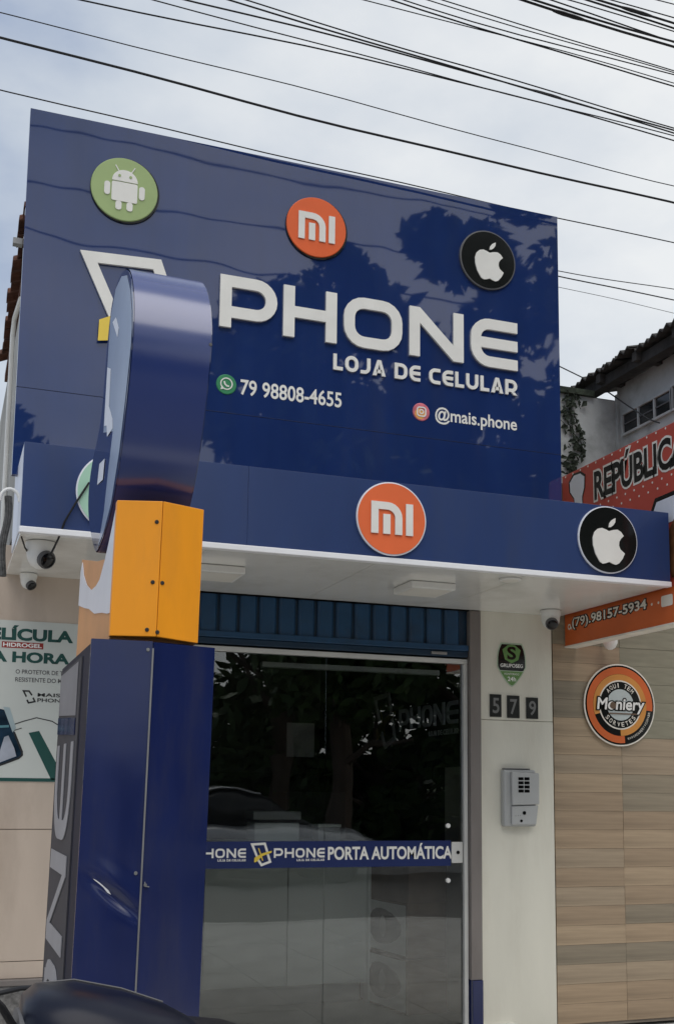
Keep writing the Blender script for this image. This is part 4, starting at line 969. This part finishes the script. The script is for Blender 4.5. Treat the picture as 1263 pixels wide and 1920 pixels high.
loft([(.02, .40, .10, .10, .7), (.06, .42, .13, .15, .7), (.30, .42, .15, .16, .7), (.50, .40, .12, .12, .7), (.54, .40, .08, .08, .7)], 'engine', GREYD, 18)
MB().tube([(-.20, cyM, .86), (.10, cyM, .72), (.55, cyM, .70), (1.0, cyM, .76)], .025, 8).build('frame', GREYD, mo, smooth=True)
MB().tube([(-.20, cyM, .84), (.0, cyM, .45), (.1, cyM, .26), (.5, cyM, .26), (.92, cyM, .29)], .022, 8).build('frame', GREYD, mo, smooth=True)
MB().tube([(.05, cyM+.10, .36), (.02, cyM+.16, .22), (.4, cyM+.19, .2), (.75, cyM+.2, .28), (1.15, cyM+.2, .36)], [.02, .022, .03, .045, .045], 12).build('exhaust', CHROME, mo, smooth=True)
MB().tube([(.35, cyM+.12, .26), (.30, cyM+.3, .0)], .012, 8).build('side_stand', GREYD, mo)
MB().tube([(-.10, 2.02, 1.00), (.0, 2.06, 1.045), (.09, 2.11, 1.025), (.135, 2.14, .975), (.175, 2.16, .91), (.20, 2.18, .80)], .0075, 8).build('cable', CABLE, mo, smooth=True)
MB().tube([(-.10, 2.36, .98), (.05, 2.34, .965), (.13, 2.32, .967), (.18, 2.30, .98), (.215, 2.27, .985)], .005, 8).build('cable', CABLE, mo, smooth=True)

# ------------------------------------------------------------------ overhead wires
def unproj(px, py, Y):
    x = (px-631.5)/2091.14; y = -(py-1200)/2091.14
    d = right*x+up*y+fwd
    return Vector((d.x/d.y*Y, Y, d.z/d.y*Y+CAMZ))
def quad_fit(P):
    # parabola z(x) through first, middle, last
    a, b, c = P[0], P[len(P)//2], P[-1]
    den = (a.x-b.x)*(a.x-c.x)*(b.x-c.x)
    A = (c.x*(b.z-a.z)+b.x*(a.z-c.z)+a.x*(c.z-b.z))/den
    A = max(-.02, min(.02, A)) if True else A
    B = (c.z-a.z)/(c.x-a.x)-A*(c.x+a.x); C = a.z-A*a.x*a.x-B*a.x
    return A, B, C
W = [
 ([(0, 170), (562, 300), (1263, 454)], 5.6, .0035, 'thin black wire skimming the top edge of the big sign'),
 ([(0, 73.5), (620, 227.5), (1263, 384)], 5.0, .0062, 'thickest single black wire next above the big sign'),
 ([(0, 22), (620, 183.5), (1263, 345)], 5.1, .0028, 'thin wire between the thickest single wire and the crossing bunch'),
 ([(175, 0), (600, 94.5), (1263, 262)], 4.9, .0040, 'lowest wire of the bunch crossing above the round fruit emblem'),
 ([(285, 0), (600, 81), (1263, 257)], 4.85, .0032, 'second lowest wire of the bunch that crosses mid sky'),
 ([(363, 0), (600, 63), (1263, 248)], 4.9, .0045, 'middle wire of the bunch that crosses mid sky'),
 ([(415, 0), (600, 52.5), (1263, 244)], 4.8, .0045, 'second highest wire of the bunch that crosses mid sky'),
 ([(465, 0), (600, 43.5), (1263, 241)], 4.75, .0036, 'highest wire of the bunch that crosses mid sky'),
 ([(689, 0), (988, 79), (1263, 157)], 4.7, .0028, 'thin wire, lowest of the five leaving the top edge right of centre'),
 ([(739, 0), (1051, 100), (1263, 163)], 4.7, .0042, 'thick wire, second of the five leaving the top edge right of centre'),
 ([(770, 0), (967, 63), (1263, 142)], 4.68, .0034, 'wire third of the five leaving the top edge right of centre'),
 ([(810, 0), (1040, 67), (1263, 135)], 4.66, .0030, 'wire fourth of the five leaving the top edge right of centre'),
 ([(820, 0), (1040, 63), (1263, 129)], 4.64, .0032, 'highest of the five wires leaving the top edge right of centre'),
 ([(973, 0), (1120, 46), (1263, 89)], 4.6, .0070, 'thickest wire of the dense bundle in the upper right corner'),
 ([(988, 0), (1120, 40), (1263, 79)], 4.58, .0060, 'second wire of the dense bundle in the upper right corner'),
 ([(1020, 0), (1140, 41), (1263, 83)], 4.56, .0040, 'wire twisted through the dense bundle in the upper right corner'),
 ([(1057, 0), (1160, 31), (1263, 63)], 4.55, .0034, 'single wire just above the dense bundle in the upper right corner'),
 ([(1104, 0), (1190, 27), (1263, 50)], 4.5, .0055, 'lower wire of the pair closest to the upper right corner'),
 ([(1125, 0), (1195, 22), (1263, 42)], 4.48, .0062, 'upper wire of the pair closest to the upper right corner'),
 ([(1151, 0), (1205, 15), (1263, 31)], 4.46, .0034, 'wire second from the upper right corner of the picture'),
 ([(1225, 0), (1245, 5), (1263, 9)], 4.44, .0030, 'last short wire cutting the upper right corner of the picture'),
 ([(1046, 506), (1155, 525), (1263, 543)], 8.5, .0042, 'upper wire right of the sign, behind it'),
 ([(1047, 518), (1155, 541), (1263, 562)], 8.0, .0055, 'thicker wire right of the sign, behind it'),
 ([(1050, 538), (1155, 562), (1263, 587)], 8.2, .0024, 'faint thin wire right of the sign, lowest of three'),
]
for pts, Y, r, lab in W:
    P = [unproj(a, b, Y) for a, b in pts]; A, B, C = quad_fit(P)
    xa, xb = (-7, 12) if Y < 7 else (P[0].x-2.5, 16)
    path = []
    for i in range(70):
        x = xa+(xb-xa)*i/69
        if x < P[0].x: z = A*P[0].x**2+B*P[0].x+C+(2*A*P[0].x+B)*(x-P[0].x)+.004*(x-P[0].x)**2
        elif x > P[-1].x: z = A*P[-1].x**2+B*P[-1].x+C+(2*A*P[-1].x+B)*(x-P[-1].x)+.004*(x-P[-1].x)**2
        else: z = A*x*x+B*x+C
        path.append((x, Y+.012*math.sin(x*1.3+Y*40), z+.005*math.sin(x*1.9+Y*97)+.003*math.sin(x*4.3+Y*31)))
    wo = tag(MB().tube(path, r, 6).build('overhead_wire', CABLE, smooth=True), lab, 'wire', 'overhead wires')
    kk = W.index((pts, Y, r, lab))
    if kk in (5, 13, 18):
        f_ = (.70, .30, .5)[(5, 13, 18).index(kk)]
        xs_ = P[0].x+(P[-1].x-P[0].x)*f_; zs_ = A*xs_*xs_+B*xs_+C+.005*math.sin(xs_*1.9+Y*97)+.003*math.sin(xs_*4.3+Y*31); ys_ = Y+.012*math.sin(xs_*1.3+Y*40); dz_ = 2*A*xs_+B
        MB().tube([(xs_+q*.03, ys_, zs_+dz_*q*.03) for q in (-3, -2, -1, 0, 1, 2, 3)], [r, r*1.4, r*1.6, r*1.5, r*1.6, r*1.4, r], 8).build('splice', CABLE, wo, smooth=True)
dp = [unproj(1040, 683, 6.9), unproj(1120, 722, 6.6), unproj(1175, 760, 6.0), unproj(1215, 786, 5.7), unproj(1235, 793, 5.6)]
tag(MB().tube(dp, .005, 6).build('drop_wire', CABLE, smooth=True), 'service wire sloping down to the window of the old building', 'wire', 'overhead wires')
# wires over the far side of the street, seen mirrored in the glossy sign
for i, (y, z) in enumerate(((-2.0, 7.6), (-2.2, 8.3), (-2.1, 9.0), (-2.3, 9.9), (-2.0, 10.5), (-2.2, 11.3))):
    path = [(x, y, z+.002*(x-3)**2) for x in range(-14, 21, 2)]
    tag(MB().tube(path, .011, 5).build('overhead_wire', CABLE, smooth=True), ['lowest', 'second', 'third', 'fourth', 'fifth', 'highest'][i]+' wire of those mirrored in the big sign', 'wire', 'overhead wires across the street')

# ------------------------------------------------------------------ trees across the street (mirrored in sign and glass)
def tree(name, x, y, h, rx, rz, zc, label, nleaf=5200, seed=1, ls=.17):
    rnd = random.Random(seed)
    t = thing(name, (x, y, 0), label, 'tree', 'trees across the street')
    tm = MB(); tips = []
    tm.tube([(x, y, -.05), (x+.1, y, h*.2), (x-.05, y+.1, h*.4), (x+.1, y, h*.62)], [.26, .2, .16, .09], 10)
    for i in range(11):
        a = rnd.uniform(0, 6.28); z0 = h*rnd.uniform(.22, .6); l = rx*rnd.uniform(.5, .95)
        e_ = (x+l*math.cos(a), y+l*math.sin(a), z0+rnd.uniform(.3, 2.2)); mid = (x+l*.5*math.cos(a), y+l*.5*math.sin(a), z0+.4)
        tm.tube([(x, y, z0), mid, e_], [.09, .06, .02], 6); tips.append(e_)
    tm.build('trunk', BARK, t, smooth=True)
    cl = []
    for i in range(46):
        while True:
            p_ = Vector((rnd.uniform(-1, 1), rnd.uniform(-1, 1), rnd.uniform(-1, 1)))
            if .25 < p_.length < 1: break
        cl.append((Vector((x+p_.x*rx, y+p_.y*rx*.8, zc+p_.z*rz)), rnd.uniform(.45, .95)))
    for k in range(2):
        m = MB()
        for i in range(nleaf//2):
            c, r = rnd.choice(cl); d = Vector((rnd.gauss(0, 1), rnd.gauss(0, 1), rnd.gauss(0, .8))).normalized()*r*rnd.random()**.5
            p_ = c+d; a = Vector((rnd.gauss(0, 1), rnd.gauss(0, 1), rnd.gauss(0, .6))).normalized(); b = a.orthogonal().normalized(); s = ls*rnd.uniform(.6, 1.3)
            m.add([p_-a*s, p_-b*s*.45, p_+a*s, p_+b*s*.45], [(0, 1, 2, 3)])
        m.build('crown', LEAF[k], t)
tree('street_tree', 10.4, -9.0, 13, 2.7, 4.7, 9.4, 'tallest leafy tree across the street, mirrored right in the sign', 13000, 3, .21)
tree('street_tree', 6.4, -9.5, 11, 2.4, 3.3, 8.7, 'leafy tree across the street, mirrored in the middle of the sign', 10000, 5, .21)
tree('street_tree', .3, -10.2, 8, 2.0, 2.2, 5.7, 'shorter leafy tree across the street, mirrored left in the sign', 8500, 8, .2)
tree('street_tree', 6.9, -7.4, 8, 2.3, 2.3, 4.6, 'low branching leafy tree across the street, mirrored in the glass door', 15000, 11)
tree('street_tree', 14.5, -9.5, 11, 2.8, 3.4, 7, 'leafy tree far right across the street', 4200, 14)
for i, (x_, r_, h_) in enumerate(((.9, 1.9, 1.7), (6.4, 1.7, 1.7), (9.0, 2.2, 2.6), (13.2, 2.2, 2.0))):  # unseen row added to hide the roofline and bright gaps in the door reflection
    tree('masking_shrub', x_, -10.6-.4*(i % 2), 3.2, r_, h_, h_+.2, ['leftmost', 'second from left', 'third from left', 'rightmost'][i]+' dense shrub of the row added across the street to mask bright gaps in reflections', 4200, 30+i, .2)
hs = thing('far_house', (8, -14, 0), 'plain low house across the street behind the trees', 'house')
bx('wall', WALLO, hs, -6, 22, -17, -14, 0, 2.1)
bx('roof', ROOFT, hs, -6.3, 22.3, -17.3, -13.7, 2.101, 2.25)
for i in range(5):
    d_ = bx('door', INNAVY, hs, -3+i*5, -1.9+i*5, -13.999, -13.97, .05, 2.0, bevel=.01)
    bx('window', WGLASS, hs, -.8+i*5, .7+i*5, -13.999, -13.97, .9, 1.8, bevel=.01)

def carloft(secs, name, mtl, parent, cy, n=28):
    m = MB(); vs = []
    for x, z0_, z1_, hw, pw in secs:
        zc_, hh = (z0_+z1_)/2, (z1_-z0_)/2
        for k in range(n):
            t = 2*math.pi*k/n; c, q = math.cos(t), math.sin(t)
            vs.append((x, cy+hw*math.copysign(abs(c)**pw, c), zc_+hh*math.copysign(abs(q)**pw, q)))
    M_ = len(secs)
    m.add(vs, [(i*n+k, i*n+(k+1) % n, (i+1)*n+(k+1) % n, (i+1)*n+k) for i in range(M_-1) for k in range(n)]+[tuple(range(n)), tuple((M_-1)*n+k for k in range(n-1, -1, -1))])
    return m.build(name, mtl, parent, smooth=True, angle=50)
SILVER = mat('car_silver', (.52, .53, .54), .25, metal=.5, coat=.6)
pc = thing('parked_car', (5.2, -6.1, -.12), 'silver hatchback parked across the street, mirrored in the door', 'car')
g0 = -.12
carloft([(3.25, g0+.35, g0+.75, .62, .5), (3.35, g0+.25, g0+.88, .78, .45), (4.2, g0+.2, g0+.95, .84, .42), (5.6, g0+.2, g0+.93, .84, .42), (6.5, g0+.22, g0+.86, .80, .45), (6.98, g0+.25, g0+.74, .70, .5), (7.08, g0+.32, g0+.66, .55, .5)], 'body', SILVER, pc, -6.1)
carloft([(3.40, g0+.85, g0+.96, .60, .5), (3.72, g0+.86, g0+1.40, .66, .5), (4.3, g0+.86, g0+1.48, .68, .5), (5.0, g0+.86, g0+1.44, .67, .5), (5.75, g0+.86, g0+.98, .64, .5)], 'glasshouse', WGLASS, pc, -6.1)
carloft([(3.75, g0+1.36, g0+1.44, .58, .6), (4.3, g0+1.44, g0+1.505, .62, .6), (4.95, g0+1.41, g0+1.465, .58, .6)], 'roof', SILVER, pc, -6.1)
for wx in (3.95, 6.25):
    for sy in (-1, 1):
        wy = -6.1+sy*.76
        t = MB().lathe([(.18, -.09), (.28, -.10), (.31, -.06), (.31, .06), (.28, .10), (.18, .09)], (wx, wy, g0+.31), (0, 1, 0), 28).build('wheel', TYRE, pc, smooth=True)
        MB().lathe([(.02, -.105), (.17, -.10), (.18, -.092)], (wx, wy, g0+.31), (0, -sy*-1.0, 0), 20).build('rim', GALV, t, smooth=True)
for sy in (-1, 1):
    MB().lathe([(.02, .02), (.08, .012), (.09, -.02)], (7.0, -6.1+sy*.55, g0+.62), (1, 0, 0), 16).build('headlight', CHROME, pc, smooth=True)
